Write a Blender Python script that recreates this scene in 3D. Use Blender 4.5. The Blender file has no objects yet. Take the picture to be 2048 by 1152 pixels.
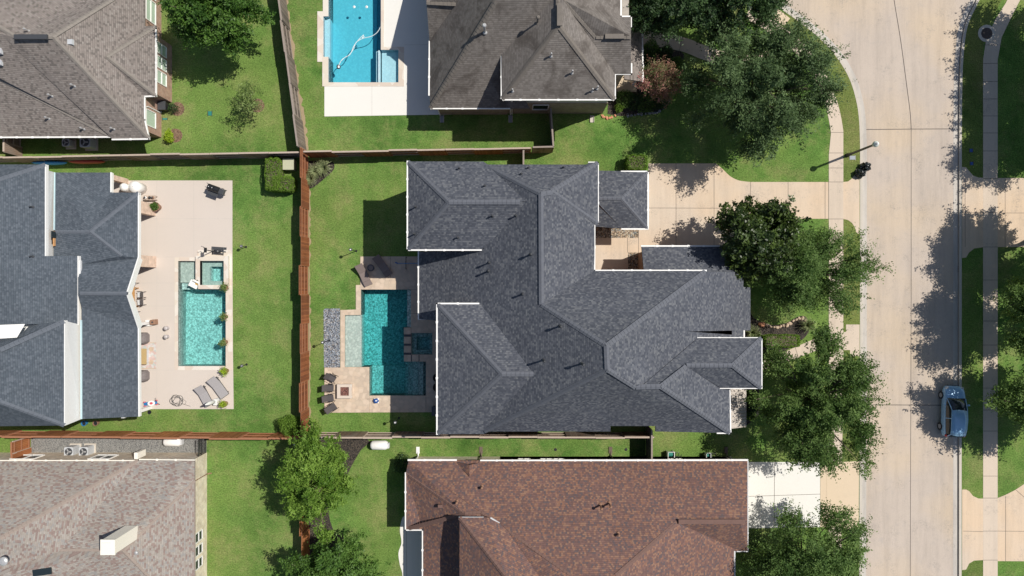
import bpy, math, random
import numpy as np
from mathutils import Vector, Matrix, noise as mnoise
from mathutils.geometry import tessellate_polygon

# ------------------------------------------------------------------ camera, sky, sun, exposure
H = 57.0; S = 24.0
sc = bpy.context.scene
cam = bpy.data.objects.new('camera', bpy.data.cameras.new('camera'))
sc.collection.objects.link(cam)
cam.location = (0, 0, H)
cam.data.sensor_width = 36.0
cam.data.lens = 36.0 * H / (2048 / S)
cam.data.clip_start = 0.5; cam.data.clip_end = 2000
sc.camera = cam
SUN_DIR = Vector((0.930, 0.368, 1.46)).normalized()      # towards the sun
el = math.asin(SUN_DIR.z)
w = bpy.data.worlds.new("World"); sc.world = w; w.use_nodes = True
nt = w.node_tree
sky = nt.nodes.new('ShaderNodeTexSky'); sky.sky_type = 'NISHITA'; sky.sun_disc = False
sky.sun_elevation = el
sky.sun_rotation = math.atan2(SUN_DIR.x, SUN_DIR.y)
nt.links.new(sky.outputs[0], nt.nodes['Background'].inputs[0])
nt.nodes['Background'].inputs[1].default_value = 0.076
sl = bpy.data.lights.new('sun', 'SUN'); sl.energy = 4.45; sl.angle = math.radians(0.5); sl.color = (1.0, 0.95, 0.87)
so = bpy.data.objects.new('sun', sl); sc.collection.objects.link(so)
so.rotation_euler = SUN_DIR.to_track_quat('Z', 'Y').to_euler()
sc.view_settings.view_transform = 'Standard'; sc.view_settings.look = 'None'
sc.view_settings.exposure = 0.0; sc.view_settings.gamma = 1
sc.cycles.max_bounces = 6; sc.cycles.transparent_max_bounces = 12

# ------------------------------------------------------------------ helpers
rnd = random.Random(7)
C = sc.collection
def P(px, py, z=0.0):
    "point at height z that the photograph shows at pixel px, py"
    k = (1 - z / H) / S
    return Vector(((px - 1024) * k, (576 - py) * k, z))
def G(px, py, z=0.0):
    "plan point: pixel of the ground under it, any height"
    return Vector(((px - 1024) / S, (576 - py) / S, z))
ORG = {}
def tag(o, label=None, cat=None, group=None, kind=None):
    if label: o['label'] = label
    if cat: o['category'] = cat
    if group: o['group'] = group
    if kind: o['kind'] = kind
    return o
def thing(name, label, cat, loc=(0, 0, 0), group=None):
    o = bpy.data.objects.new(name, None); C.objects.link(o)
    o.location = loc; o.empty_display_size = 0.3
    ORG[o.name] = Vector(loc)
    return tag(o, label, cat, group)
def copy_tree(o, parent=None):
    c = o.copy(); C.objects.link(c)
    if parent: c.parent = parent
    for ch in list(o.children): copy_tree(ch, c)
    return c
def place(o, loc, rz=0.0):
    o.location = loc; o.rotation_euler = (0, 0, rz); return o

class MB:
    def __init__(s): s.v = []; s.f = []; s.m = []; s.uv = []
    def face(s, pts, mi=0, uv=None):
        n = len(s.v); s.v += [Vector(p) for p in pts]
        s.f.append(list(range(n, n + len(pts)))); s.m.append(mi); s.uv.append(uv)
        return s
    def box(s, c, size, rot=None, mi=0, taper=1.0):
        c = Vector(c); hx, hy, hz = size[0] / 2, size[1] / 2, size[2] / 2
        pts = []
        for z, t in ((-hz, 1.0), (hz, taper)):
            for x, y in ((-hx, -hy), (hx, -hy), (hx, hy), (-hx, hy)):
                p = Vector((x * t, y * t, z))
                if rot is not None: p = rot @ p
                pts.append(c + p)
        n = len(s.v); s.v += pts
        for q in ((3, 2, 1, 0), (4, 5, 6, 7), (0, 1, 5, 4), (1, 2, 6, 5), (2, 3, 7, 6), (3, 0, 4, 7)):
            s.f.append([n + i for i in q]); s.m.append(mi); s.uv.append(None)
        return s
    def bar(s, a, b, w_, h_, mi=0):
        a = Vector(a); b = Vector(b); d = b - a; L = d.length
        if L < 1e-6: return s
        q = d.to_track_quat('X', 'Z').to_matrix()
        return s.box((a + b) / 2, (L, w_, h_), q, mi)
    def tube(s, pts, rad, n=8, mi=0, cap=True):
        pts = [Vector(p) for p in pts]
        if not isinstance(rad, (list, tuple)): rad = [rad] * len(pts)
        rings = []
        for i, p in enumerate(pts):
            d = (pts[min(i + 1, len(pts) - 1)] - pts[max(i - 1, 0)])
            q = d.to_track_quat('Z', 'Y').to_matrix()
            b = len(s.v)
            for k in range(n):
                a = 2 * math.pi * k / n
                s.v.append(p + q @ Vector((math.cos(a) * rad[i], math.sin(a) * rad[i], 0)))
            rings.append(b)
        for i in range(len(pts) - 1):
            for k in range(n):
                s.f.append([rings[i] + k, rings[i] + (k + 1) % n, rings[i + 1] + (k + 1) % n, rings[i + 1] + k]); s.m.append(mi); s.uv.append(None)
        if cap:
            s.f.append([rings[0] + k for k in reversed(range(n))]); s.m.append(mi); s.uv.append(None)
            s.f.append([rings[-1] + k for k in range(n)]); s.m.append(mi); s.uv.append(None)
        return s
    def lathe(s, c, prof, n=16, mi=0, sx=1, sy=1):
        c = Vector(c); rings = []
        for r, z in prof:
            b = len(s.v)
            for k in range(n):
                a = 2 * math.pi * k / n
                s.v.append(c + Vector((math.cos(a) * r * sx, math.sin(a) * r * sy, z)))
            rings.append(b)
        for i in range(len(prof) - 1):
            for k in range(n):
                s.f.append([rings[i] + k, rings[i] + (k + 1) % n, rings[i + 1] + (k + 1) % n, rings[i + 1] + k]); s.m.append(mi); s.uv.append(None)
        s.f.append([rings[0] + k for k in reversed(range(n))]); s.m.append(mi); s.uv.append(None)
        s.f.append([rings[-1] + k for k in range(n)]); s.m.append(mi); s.uv.append(None)
        return s
    def loft(s, secs, closed=True, mi=0, caps=True):
        rings = []
        for sec in secs:
            rings.append(len(s.v)); s.v += [Vector(p) for p in sec]
        n = len(secs[0]); m = n if closed else n - 1
        for i in range(len(secs) - 1):
            for k in range(m):
                s.f.append([rings[i] + k, rings[i] + (k + 1) % n, rings[i + 1] + (k + 1) % n, rings[i + 1] + k]); s.m.append(mi); s.uv.append(None)
        if caps:
            s.f.append([rings[0] + k for k in reversed(range(n))]); s.m.append(mi); s.uv.append(None)
            s.f.append([rings[-1] + k for k in range(n)]); s.m.append(mi); s.uv.append(None)
        return s
    def blob(s, c, r, seed=0, amp=0.15, sub=12, mi=0, freq=1.5):
        c = Vector(c); n = sub * 2; rings = []
        if not isinstance(r, (tuple, list)): r = (r, r, r)
        for i in range(sub + 1):
            ph = math.pi * i / sub; b = len(s.v)
            for k in range(n):
                th = 2 * math.pi * k / n
                d = Vector((math.sin(ph) * math.cos(th), math.sin(ph) * math.sin(th), -math.cos(ph)))
                f = 1 + amp * mnoise.noise(d * freq + Vector((seed * 3.1, seed * 1.7, 0)))
                s.v.append(c + Vector((d.x * r[0], d.y * r[1], d.z * r[2])) * f)
            rings.append(b)
        for i in range(sub):
            for k in range(n):
                s.f.append([rings[i] + k, rings[i] + (k + 1) % n, rings[i + 1] + (k + 1) % n, rings[i + 1] + k]); s.m.append(mi); s.uv.append(None)
        return s
    def prism(s, poly, z0, z1, mi=0, holes=(), top=True, bottom=False, side_mi=None, flip=False):
        "poly, holes: lists of (x, y) world"
        loops = [[Vector((p[0], p[1], 0)) for p in l] for l in [poly] + list(holes)]
        tris = tessellate_polygon(loops)
        flat = [p for l in loops for p in l]
        def emit(z, up):
            b = len(s.v); s.v += [Vector((p.x, p.y, z)) for p in flat]
            for t in tris:
                a0, a1, a2 = (flat[i] for i in t)
                ccw = (a1 - a0).cross(a2 - a0).z > 0
                t = list(t)
                if ccw != up: t.reverse()
                s.f.append([b + i for i in t]); s.m.append(mi); s.uv.append(None)
        if top: emit(z1, True)
        if bottom: emit(z0, False)
        if z0 is not None and z1 > z0:
            for li, l in enumerate(loops):
                ar = sum(l[i].x * l[(i + 1) % len(l)].y - l[(i + 1) % len(l)].x * l[i].y for i in range(len(l)))
                for i in range(len(l)):
                    a, b2 = l[i], l[(i + 1) % len(l)]
                    q = [(a.x, a.y, z0), (b2.x, b2.y, z0), (b2.x, b2.y, z1), (a.x, a.y, z1)]
                    if (ar < 0) != (li > 0): q.reverse()
                    s.face(q, mi if side_mi is None else side_mi)
        return s
    def build(s, name, mats, parent=None, smooth=False, org=None, subsurf=0, bevel=0):
        if not isinstance(mats, (list, tuple)): mats = [mats]
        me = bpy.data.meshes.new(name)
        if org is None: org = ORG.get(parent.name, Vector((0, 0, 0))) if parent else Vector((0, 0, 0))
        org = Vector(org)
        me.from_pydata([tuple(v - org) for v in s.v], [], s.f)
        for m_ in mats: me.materials.append(m_)
        me.polygons.foreach_set('material_index', s.m)
        if any(u is not None for u in s.uv):
            ul = me.uv_layers.new(name='UVMap')
            i = 0; arr = []
            for fi, f in enumerate(s.f):
                u = s.uv[fi]
                for k in range(len(f)): arr += list(u[k]) if u else [0.0, 0.0]
            ul.data.foreach_set('uv', arr)
        if smooth: me.polygons.foreach_set('use_smooth', [True] * len(me.polygons))
        me.update()
        o = bpy.data.objects.new(name, me); C.objects.link(o)
        if parent: o.parent = parent; ORG[o.name] = org
        else:
            o.location = org if s.v and org.length else (0, 0, 0); ORG[o.name] = org
        if bevel:
            b = o.modifiers.new('bevel', 'BEVEL'); b.width = bevel; b.segments = 2; b.limit_method = 'ANGLE'
        if subsurf:
            b = o.modifiers.new('sub', 'SUBSURF'); b.levels = subsurf; b.render_levels = subsurf
        return o

# ------------------------------------------------------------------ materials
class NT:
    def __init__(s, name):
        s.mat = bpy.data.materials.new(name); s.mat.use_nodes = True
        s.t = s.mat.node_tree; s.b = s.t.nodes['Principled BSDF']; s.out = s.t.nodes['Material Output']
    def n(s, typ, **kw):
        n = s.t.nodes.new('ShaderNode' + typ)
        for k, v in kw.items(): setattr(n, k, v)
        return n
    def l(s, a, b): s.t.links.new(a, b)
    def setin(s, node, idx, val):
        if hasattr(val, 'is_output') or isinstance(val, bpy.types.NodeSocket): s.l(val, node.inputs[idx])
        else: node.inputs[idx].default_value = val
    def math(s, op, a, b=0.0, c=None):
        n = s.n('Math', operation=op); s.setin(n, 0, a); s.setin(n, 1, b)
        if c is not None: s.setin(n, 2, c)
        return n.outputs[0]
    def pos(s): return s.n('NewGeometry').outputs['Position']
    def obj(s): return s.n('TexCoord').outputs['Object']
    def noise(s, scale, detail=4, rough=0.6, vec=None, dist=0.0):
        n = s.n('TexNoise'); n.inputs['Scale'].default_value = scale; n.inputs['Detail'].default_value = detail
        n.inputs['Roughness'].default_value = rough; n.inputs['Distortion'].default_value = dist
        s.l(vec if vec is not None else s.pos(), n.inputs['Vector']); return n.outputs['Fac']
    def ramp(s, fac, stops, interp='LINEAR'):
        n = s.n('ValToRGB'); r = n.color_ramp; r.interpolation = interp
        while len(r.elements) < len(stops): r.elements.new(0.5)
        for e, (p, c) in zip(r.elements, stops):
            e.position = p; e.color = (c[0], c[1], c[2], 1) if not isinstance(c, (int, float)) else (c, c, c, 1)
        s.l(fac, n.inputs[0]); return n.outputs[0]
    def mix(s, fac, a, b, mode='MIX'):
        n = s.n('Mix', data_type='RGBA', blend_type=mode)
        s.setin(n, 0, fac)
        for i, v in ((6, a), (7, b)):
            if isinstance(v, (tuple, list)): n.inputs[i].default_value = (v[0], v[1], v[2], 1)
            else: s.l(v, n.inputs[i])
        return n.outputs[2]
    def fin(s, col, rough=0.8, metal=0.0, bump=None, bs=0.5, bd=0.02, spec=None):
        if isinstance(col, (tuple, list)): s.b.inputs['Base Color'].default_value = (col[0], col[1], col[2], 1)
        else: s.l(col, s.b.inputs['Base Color'])
        s.setin(s.b, 'Roughness', rough); s.b.inputs['Metallic'].default_value = metal
        if spec is not None: s.b.inputs['Specular IOR Level'].default_value = spec
        if bump is not None:
            bn = s.n('Bump'); bn.inputs['Strength'].default_value = bs; bn.inputs['Distance'].default_value = bd
            s.l(bump, bn.inputs['Height']); s.l(bn.outputs[0], s.b.inputs['Normal'])
        return s.mat
def scl(c, f): return (c[0] * f, c[1] * f, c[2] * f)
def m_plain(name, col, rough=0.5, metal=0.0, var=0.12, scale=6.0, spec=None):
    t = NT(name); f = t.noise(scale, 4)
    c = t.mix(f, scl(col, 1 - var), scl(col, 1 + var))
    return t.fin(c, rough, metal, spec=spec)
def m_concrete(name, col, var=0.1, stain=0.25, stain_col=None, fine=0.08, tint=None, streak=0.0):
    t = NT(name)
    a = t.noise(0.35, 5, 0.65); b = t.noise(28.0, 3, 0.7); c = t.noise(1.6, 7, 0.72, dist=0.4)
    base = t.mix(a, scl(col, 1 - var), scl(col, 1 + var))
    if tint: base = t.mix(t.ramp(t.noise(0.13, 3, 0.5), [(0.42, 0), (0.62, 1)]), base, tint)
    base = t.mix(t.ramp(b, [(0.3, 0), (0.7, 1)]), scl(col, 1 - fine), scl(col, 1 + fine)) if False else t.mix(0.5, base, t.mix(b, t.mix(0.0, base, base), scl(col, 1.0)))
    sp = t.ramp(b, [(0.35, 1 - fine), (0.65, 1 + fine)])
    base = t.mix(1.0, base, sp, 'MULTIPLY')
    st = t.ramp(c, [(0.55, 0.0), (0.75, 1.0)])
    st = t.math('MULTIPLY', st, stain)
    base = t.mix(st, base, stain_col or scl(col, 0.55))
    if streak:
        ms = t.n('Mapping'); ms.inputs['Scale'].default_value = (1.1, 0.10, 1.0); t.l(t.pos(), ms.inputs['Vector'])
        s1 = t.noise(1.0, 6, 0.75, vec=ms.outputs[0]); base = t.mix(1.0, base, t.ramp(s1, [(0.32, 1 - streak), (0.55, 1.03), (0.75, 1 + streak * .35)]), 'MULTIPLY')
        d1 = t.ramp(t.noise(0.42, 9, 0.82), [(0.53, 0.0), (0.63, 1.0)]); d2 = t.ramp(t.noise(9.0, 4, 0.8), [(0.45, 0.0), (0.6, 1.0)])
        base = t.mix(t.math('MULTIPLY', t.math('MULTIPLY', d1, d2), 0.6), base, (0.24, 0.22, 0.20))
    return t.fin(base, 0.9, bump=b, bs=0.3, bd=0.01)
def m_shingle(name, pal, tabw=0.15, row=0.14, line=0.78, patch=0.0, patchcol=(0.1, 0.1, 0.1)):
    t = NT(name)
    uv = t.n('UVMap', uv_map='UVMap').outputs[0]
    sx = t.n('SeparateXYZ'); t.l(uv, sx.inputs[0])
    v = t.math('DIVIDE', sx.outputs[1], row); rf = t.math('FLOOR', v)
    wn = t.n('TexWhiteNoise', noise_dimensions='1D'); t.l(rf, wn.inputs['W'])
    u = t.math('ADD', t.math('DIVIDE', sx.outputs[0], tabw), t.math('MULTIPLY', wn.outputs[0], 7.0))
    uf = t.math('FLOOR', u)
    cb = t.n('CombineXYZ'); t.l(uf, cb.inputs[0]); t.l(rf, cb.inputs[1])
    w2 = t.n('TexWhiteNoise', noise_dimensions='3D'); t.l(cb.outputs[0], w2.inputs['Vector'])
    n = len(pal); stops = [(i / n, c) for i, c in enumerate(pal)]
    col = t.ramp(w2.outputs[0], stops, 'CONSTANT')
    gr = t.ramp(t.noise(30, 2, 0.6), [(0.3, 0.86), (0.7, 1.14)])
    col = t.mix(1.0, col, gr, 'MULTIPLY')
    fr = t.math('FRACT', v); ln = t.ramp(fr, [(0.0, line), (0.16, line), (0.22, 1.0)])  # dark band at each course edge: shingle butt shadow painted into the colour
    col = t.mix(1.0, col, ln, 'MULTIPLY')
    big = t.ramp(t.noise(0.25, 5, 0.6), [(0.3, 0.92), (0.7, 1.08)])
    col = t.mix(1.0, col, big, 'MULTIPLY')
    if patch:
        pf = t.math('MULTIPLY', t.ramp(t.noise(0.5, 6, 0.65, dist=0.6), [(0.48, 0), (0.62, 1)]), patch)
        col = t.mix(pf, col, patchcol)
    h = t.math('SUBTRACT', 1.0, fr)
    return t.fin(col, 0.92, bump=t.math('ADD', h, t.math('MULTIPLY', w2.outputs[0], 0.6)), bs=0.6, bd=0.03, spec=0.25)
def m_brick(name, a, b, mortar, bw=0.22, bh=0.075):
    t = NT(name)
    ps = t.n('SeparateXYZ'); t.l(t.pos(), ps.inputs[0])
    # run of the wall: x+y works for both wall directions
    cb = t.n('CombineXYZ'); t.l(t.math('ADD', ps.outputs[0], ps.outputs[1]), cb.inputs[0]); t.l(ps.outputs[2], cb.inputs[1])
    br = t.n('TexBrick'); t.l(cb.outputs[0], br.inputs['Vector'])
    br.inputs['Scale'].default_value = 1.0; br.inputs['Brick Width'].default_value = bw; br.inputs['Row Height'].default_value = bh
    br.inputs['Mortar Size'].default_value = 0.008
    br.inputs['Color1'].default_value = (*a, 1); br.inputs['Color2'].default_value = (*b, 1); br.inputs['Mortar'].default_value = (*mortar, 1)
    c = t.mix(1.0, br.outputs['Color'], t.ramp(t.noise(2.5, 5), [(0.3, 0.8), (0.7, 1.2)]), 'MULTIPLY')
    return t.fin(c, 0.9, bump=br.outputs['Fac'], bs=-0.3, bd=0.01)
def m_plank(name, pal, pw=0.14, grey=0.0, greycol=(0.2, 0.18, 0.16)):
    "vertical boards, u = run in metres, v = height"
    t = NT(name)
    uv = t.n('UVMap', uv_map='UVMap').outputs[0]
    sx = t.n('SeparateXYZ'); t.l(uv, sx.inputs[0])
    u = t.math('DIVIDE', sx.outputs[0], pw); uf = t.math('FLOOR', u)
    wn = t.n('TexWhiteNoise', noise_dimensions='1D'); t.l(uf, wn.inputs['W'])
    n = len(pal); col = t.ramp(wn.outputs[0], [(i / n, c) for i, c in enumerate(pal)], 'CONSTANT')
    cb = t.n('CombineXYZ'); t.l(t.math('MULTIPLY', sx.outputs[0], 30.0), cb.inputs[0]); t.l(sx.outputs[1], cb.inputs[1])
    g = t.noise(1.5, 5, 0.7, vec=cb.outputs[0])
    col = t.mix(1.0, col, t.ramp(g, [(0.25, 0.65), (0.75, 1.3)]), 'MULTIPLY')
    big = t.ramp(t.noise(0.5, 4, 0.6), [(0.3, 0.75), (0.7, 1.2)])
    col = t.mix(1.0, col, big, 'MULTIPLY')
    if grey:
        col = t.mix(t.math('MULTIPLY', t.ramp(t.noise(0.9, 4), [(0.4, 0), (0.6, 1)]), grey), col, greycol)
    fr = t.math('FRACT', u); ln = t.ramp(fr, [(0.0, 0.35), (0.07, 0.35), (0.1, 1.0)])
    col = t.mix(1.0, col, ln, 'MULTIPLY')
    return t.fin(col, 0.85, spec=0.2)
def m_leaf(name, dark, light, trans=0.3, gloss=0.5, spec=0.3):
    t = NT(name)
    at = t.n('Attribute', attribute_name='tint')
    col = t.mix(at.outputs['Fac'], dark, light)
    t.fin(col, gloss, spec=spec)
    tr = t.n('BsdfTranslucent'); t.l(t.mix(0.5, col, (light[0] * 1.3, light[1] * 1.4, light[2] * 0.6)), tr.inputs[0])
    mx = t.n('MixShader'); mx.inputs[0].default_value = trans
    t.l(t.b.outputs[0], mx.inputs[1]); t.l(tr.outputs[0], mx.inputs[2]); t.l(mx.outputs[0], t.out.inputs[0])
    return t.mat
def m_voro(name, cols, scale, rough=0.85, rand=1.0, bump=0.6, dark=0.35):
    t = NT(name)
    v = t.n('TexVoronoi'); v.inputs['Scale'].default_value = scale; t.l(t.pos(), v.inputs['Vector'])
    wn = t.n('TexWhiteNoise', noise_dimensions='3D'); t.l(v.outputs['Color'], wn.inputs['Vector'])
    n = len(cols); c = t.ramp(wn.outputs[0], [(i / n, k) for i, k in enumerate(cols)], 'CONSTANT')
    c = t.mix(1.0, c, t.ramp(v.outputs['Distance'], [(0.0, 1.0), (0.45, 0.95), (0.75, dark)]), 'MULTIPLY')
    hgt = t.math('SUBTRACT', 1.0, v.outputs['Distance'])
    return t.fin(c, rough, bump=hgt, bs=bump, bd=0.04)
def m_grass(name, a, b, dry, dryamt=0.5, seed=0.0):
    t = NT(name)
    mp = t.n('Mapping'); mp.inputs['Location'].default_value = (seed, seed * 1.7, 0); t.l(t.pos(), mp.inputs['Vector']); vec = mp.outputs[0]
    big = t.noise(0.16, 4, 0.6, vec=vec); mid = t.noise(0.9, 5, 0.65, vec=vec); fine = t.noise(9.0, 3, 0.8, vec=vec)
    ms = t.n('Mapping'); ms.inputs['Scale'].default_value = (1.0, 2.2, 1.0); ms.inputs['Rotation'].default_value = (0, 0, 0.5); t.l(vec, ms.inputs['Vector']); blade = t.noise(5.0, 4, 0.85, vec=ms.outputs[0])
    base = t.mix(t.ramp(mid, [(0.3, 0), (0.7, 1)]), a, b)
    base = t.mix(1.0, base, t.ramp(big, [(0.3, 0.74), (0.7, 1.18)]), 'MULTIPLY')
    base = t.mix(t.math('MULTIPLY', t.ramp(t.noise(0.11, 3, 0.6, vec=vec), [(0.42, 0), (0.60, 1)]), 0.5), base, (b[0] * 1.35, b[1] * 1.08, b[2] * 1.15))
    d = t.math('MULTIPLY', t.ramp(t.noise(0.30, 8, 0.78, vec=vec, dist=0.1), [(0.47, 0), (0.70, 1)]), dryamt)
    base = t.mix(d, base, dry)
    base = t.mix(1.0, base, t.ramp(fine, [(0.3, 0.62), (0.7, 1.40)]), 'MULTIPLY')
    base = t.mix(1.0, base, t.ramp(blade, [(0.3, 0.70), (0.7, 1.32)]), 'MULTIPLY')
    return t.fin(base, 0.95, bump=t.math('ADD', fine, blade), bs=0.6, bd=0.05, spec=0.1)
def m_glass(name, col=(0.02, 0.03, 0.035), rough=0.08):
    return m_plain(name, col, rough, 0.0, 0.1, spec=0.6)
def m_water(name, absorb, density):
    t = NT(name); t.t.nodes.remove(t.b)
    tr = t.n('BsdfTransparent'); gl = t.n('BsdfGlossy'); gl.inputs['Roughness'].default_value = 0.03
    fr = t.n('Fresnel'); fr.inputs['IOR'].default_value = 1.33
    bn = t.n('Bump'); bn.inputs['Strength'].default_value = 0.35; bn.inputs['Distance'].default_value = 0.05
    nz = t.noise(3.5, 3, 0.6, dist=0.6); t.l(nz, bn.inputs['Height'])
    t.l(bn.outputs[0], gl.inputs['Normal']); t.l(bn.outputs[0], fr.inputs['Normal'])
    mx = t.n('MixShader'); t.l(fr.outputs[0], mx.inputs[0]); t.l(tr.outputs[0], mx.inputs[1]); t.l(gl.outputs[0], mx.inputs[2])
    t.l(mx.outputs[0], t.out.inputs[0])
    va = t.n('VolumeAbsorption'); va.inputs['Color'].default_value = (*absorb, 1); va.inputs['Density'].default_value = density
    t.l(va.outputs[0], t.out.inputs['Volume'])
    return t.mat

M = {}
M['lawn'] = m_grass('lawn_grass', (0.066, 0.150, 0.029), (0.138, 0.240, 0.056), (0.30, 0.275, 0.12), 0.62)
M['verge'] = m_grass('verge_grass', (0.080, 0.140, 0.03), (0.15, 0.20, 0.055), (0.27, 0.215, 0.11), 0.5, 3.0)
M['road'] = m_concrete('road_concrete', (0.50, 0.425, 0.36), 0.10, 0.42, (0.36, 0.33, 0.31), 0.07, (0.57, 0.455, 0.33), 0.13)
M['gutter_pan'] = m_concrete('gutter_concrete', (0.53, 0.49, 0.44), 0.12, 0.4, (0.36, 0.33, 0.30), 0.06, None, 0.2)
M['curb'] = m_concrete('curb_concrete', (0.55, 0.50, 0.43), 0.1, 0.3, None, 0.06)
M['walk'] = m_concrete('sidewalk_concrete', (0.60, 0.50, 0.40), 0.07, 0.2, (0.45, 0.40, 0.34), 0.05, None, 0.08)
M['drive'] = m_concrete('driveway_concrete', (0.60, 0.50, 0.40), 0.08, 0.35, (0.47, 0.40, 0.32), 0.06, (0.66, 0.49, 0.33), 0.10)
M['white_conc'] = m_concrete('pale_concrete', (0.76, 0.74, 0.69), 0.04, 0.15, (0.62, 0.60, 0.56), 0.03)
M['tan_conc'] = m_concrete('tan_concrete', (0.66, 0.53, 0.38), 0.05, 0.15, None, 0.04)
M['deck'] = m_concrete('patio_concrete', (0.60, 0.53, 0.47), 0.05, 0.22, (0.48, 0.43, 0.39), 0.03)
M['trav'] = m_voro('travertine', [(0.62, 0.49, 0.37), (0.58, 0.47, 0.36), (0.66, 0.53, 0.41), (0.55, 0.44, 0.34)], 3.0, 0.85, 1, 0.1, 0.9)
M['coping'] = m_voro('coping_stone', [(0.70, 0.62, 0.52), (0.66, 0.56, 0.47), (0.74, 0.68, 0.60)], 1.3, 0.8, 1, 0.05, 0.95)
M['joint'] = m_plain('joint_seal', (0.16, 0.13, 0.11), 0.9)
M['tar'] = m_plain('tar_joint', (0.11, 0.095, 0.085), 0.9)
M['mulch'] = m_voro('mulch', [(0.05, 0.04, 0.035), (0.075, 0.06, 0.05), (0.10, 0.08, 0.06), (0.04, 0.035, 0.03)], 14, 0.95, 1, 0.8, 0.4)
M['straw'] = m_voro('pine_straw', [(0.24, 0.15, 0.09), (0.30, 0.2, 0.13), (0.2, 0.12, 0.08)], 14, 0.95, 1, 0.8, 0.5)
M['river'] = m_voro('blue_river_stone', [(0.18, 0.21, 0.26), (0.28, 0.32, 0.37), (0.48, 0.50, 0.53), (0.14, 0.15, 0.18), (0.36, 0.33, 0.30), (0.32, 0.36, 0.41)], 13, 0.7, 1, 1.0, 0.3)
M['pebble'] = m_voro('tan_pebble', [(0.36, 0.29, 0.2), (0.55, 0.47, 0.36), (0.2, 0.16, 0.12), (0.44, 0.32, 0.22), (0.3, 0.3, 0.28)], 9, 0.8, 1, 1.0, 0.3)
M['slate_gravel'] = m_voro('grey_gravel', [(0.22, 0.22, 0.21), (0.30, 0.30, 0.28), (0.16, 0.16, 0.16), (0.36, 0.35, 0.33), (0.27, 0.27, 0.26)], 20, 0.9, 1, 0.6, 0.6)
# roofs
M['sh_main'] = m_shingle('charcoal_shingle', [(0.075, 0.083, 0.103), (0.10, 0.108, 0.128), (0.085, 0.092, 0.112), (0.125, 0.132, 0.15), (0.07, 0.077, 0.096), (0.11, 0.117, 0.137), (0.148, 0.155, 0.17), (0.093, 0.10, 0.12)])
M['sh_blue'] = m_shingle('slate_blue_shingle', [(0.080, 0.097, 0.118), (0.095, 0.112, 0.135), (0.088, 0.105, 0.126), (0.11, 0.128, 0.152), (0.072, 0.087, 0.107)])
M['sh_taupe'] = m_shingle('taupe_shingle', [(0.232, 0.203, 0.184), (0.250, 0.218, 0.200), (0.212, 0.186, 0.170), (0.268, 0.240, 0.22), (0.16, 0.142, 0.13), (0.236, 0.206, 0.188)], 0.17, 0.145, 0.7)
M['sh_aged'] = m_shingle('weathered_grey_shingle', [(0.178, 0.160, 0.145), (0.198, 0.178, 0.163), (0.165, 0.148, 0.134), (0.212, 0.191, 0.174)], 0.18, 0.15, 0.72, 0.75, (0.080, 0.068, 0.060))
M['sh_multi'] = m_shingle('beige_red_shingle', [(0.325, 0.29, 0.255), (0.27, 0.205, 0.182), (0.35, 0.318, 0.285), (0.30, 0.262, 0.23), (0.245, 0.185, 0.165), (0.315, 0.285, 0.258), (0.285, 0.27, 0.255)], 0.20, 0.12, 0.86)
M['sh_brown'] = m_shingle('autumn_brown_shingle', [(0.172, 0.102, 0.090), (0.148, 0.090, 0.081), (0.240, 0.128, 0.090), (0.120, 0.090, 0.092), (0.195, 0.112, 0.094), (0.160, 0.094, 0.083), (0.26, 0.152, 0.108)], 0.14, 0.135, 0.84)
M['cap_main'] = m_plain('charcoal_ridge', (0.118, 0.126, 0.148), 0.9, var=0.2, scale=3)
M['cap_blue'] = m_plain('slate_ridge', (0.115, 0.13, 0.155), 0.9, var=0.2, scale=3)
M['cap_taupe'] = m_plain('taupe_ridge', (0.24, 0.215, 0.19), 0.9, var=0.25, scale=3)
M['cap_aged'] = m_plain('aged_ridge', (0.17, 0.15, 0.13), 0.9, var=0.25, scale=3)
M['cap_multi'] = m_plain('beige_ridge', (0.30, 0.245, 0.21), 0.9, var=0.15, scale=3)
M['cap_brown'] = m_plain('brown_ridge', (0.17, 0.10, 0.082), 0.9, var=0.2, scale=3)
M['white'] = m_plain('white_paint', (0.87, 0.86, 0.83), 0.5, var=0.05)
M['cream'] = m_plain('cream_paint', (0.90, 0.85, 0.74), 0.6, var=0.03, scale=1.5)
M['greige'] = m_plain('tan_metal', (0.50, 0.45, 0.40), 0.5, var=0.05)
M['brick_red'] = m_brick('red_brick', (0.34, 0.16, 0.11), (0.42, 0.25, 0.18), (0.5, 0.45, 0.38))
M['brick_tan'] = m_brick('tan_brick', (0.33, 0.26, 0.2), (0.26, 0.21, 0.17), (0.42, 0.38, 0.33))
M['brick_pink'] = m_brick('pink_brick', (0.62, 0.42, 0.32), (0.70, 0.50, 0.38), (0.72, 0.66, 0.55))
M['stone_cream'] = m_brick('cream_stone', (0.66, 0.56, 0.42), (0.74, 0.66, 0.53), (0.72, 0.68, 0.6), 0.45, 0.2)
M['brick_brown'] = m_brick('brown_brick', (0.25, 0.14, 0.10), (0.32, 0.18, 0.12), (0.4, 0.34, 0.28))
M['siding'] = m_plain('grey_siding', (0.62, 0.63, 0.64), 0.6, var=0.04)
M['glass'] = m_glass('window_glass')
M['blind'] = m_plain('pale_green_blind', (0.50, 0.62, 0.50), 0.25, var=0.05)
M['cedar'] = m_plank('red_cedar_boards', [(0.27, 0.095, 0.042), (0.34, 0.125, 0.055), (0.23, 0.085, 0.042), (0.30, 0.115, 0.055)])
M['cedar_o'] = m_plank('orange_cedar_boards', [(0.40, 0.155, 0.06), (0.46, 0.19, 0.08), (0.34, 0.13, 0.055), (0.43, 0.175, 0.07)])
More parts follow.
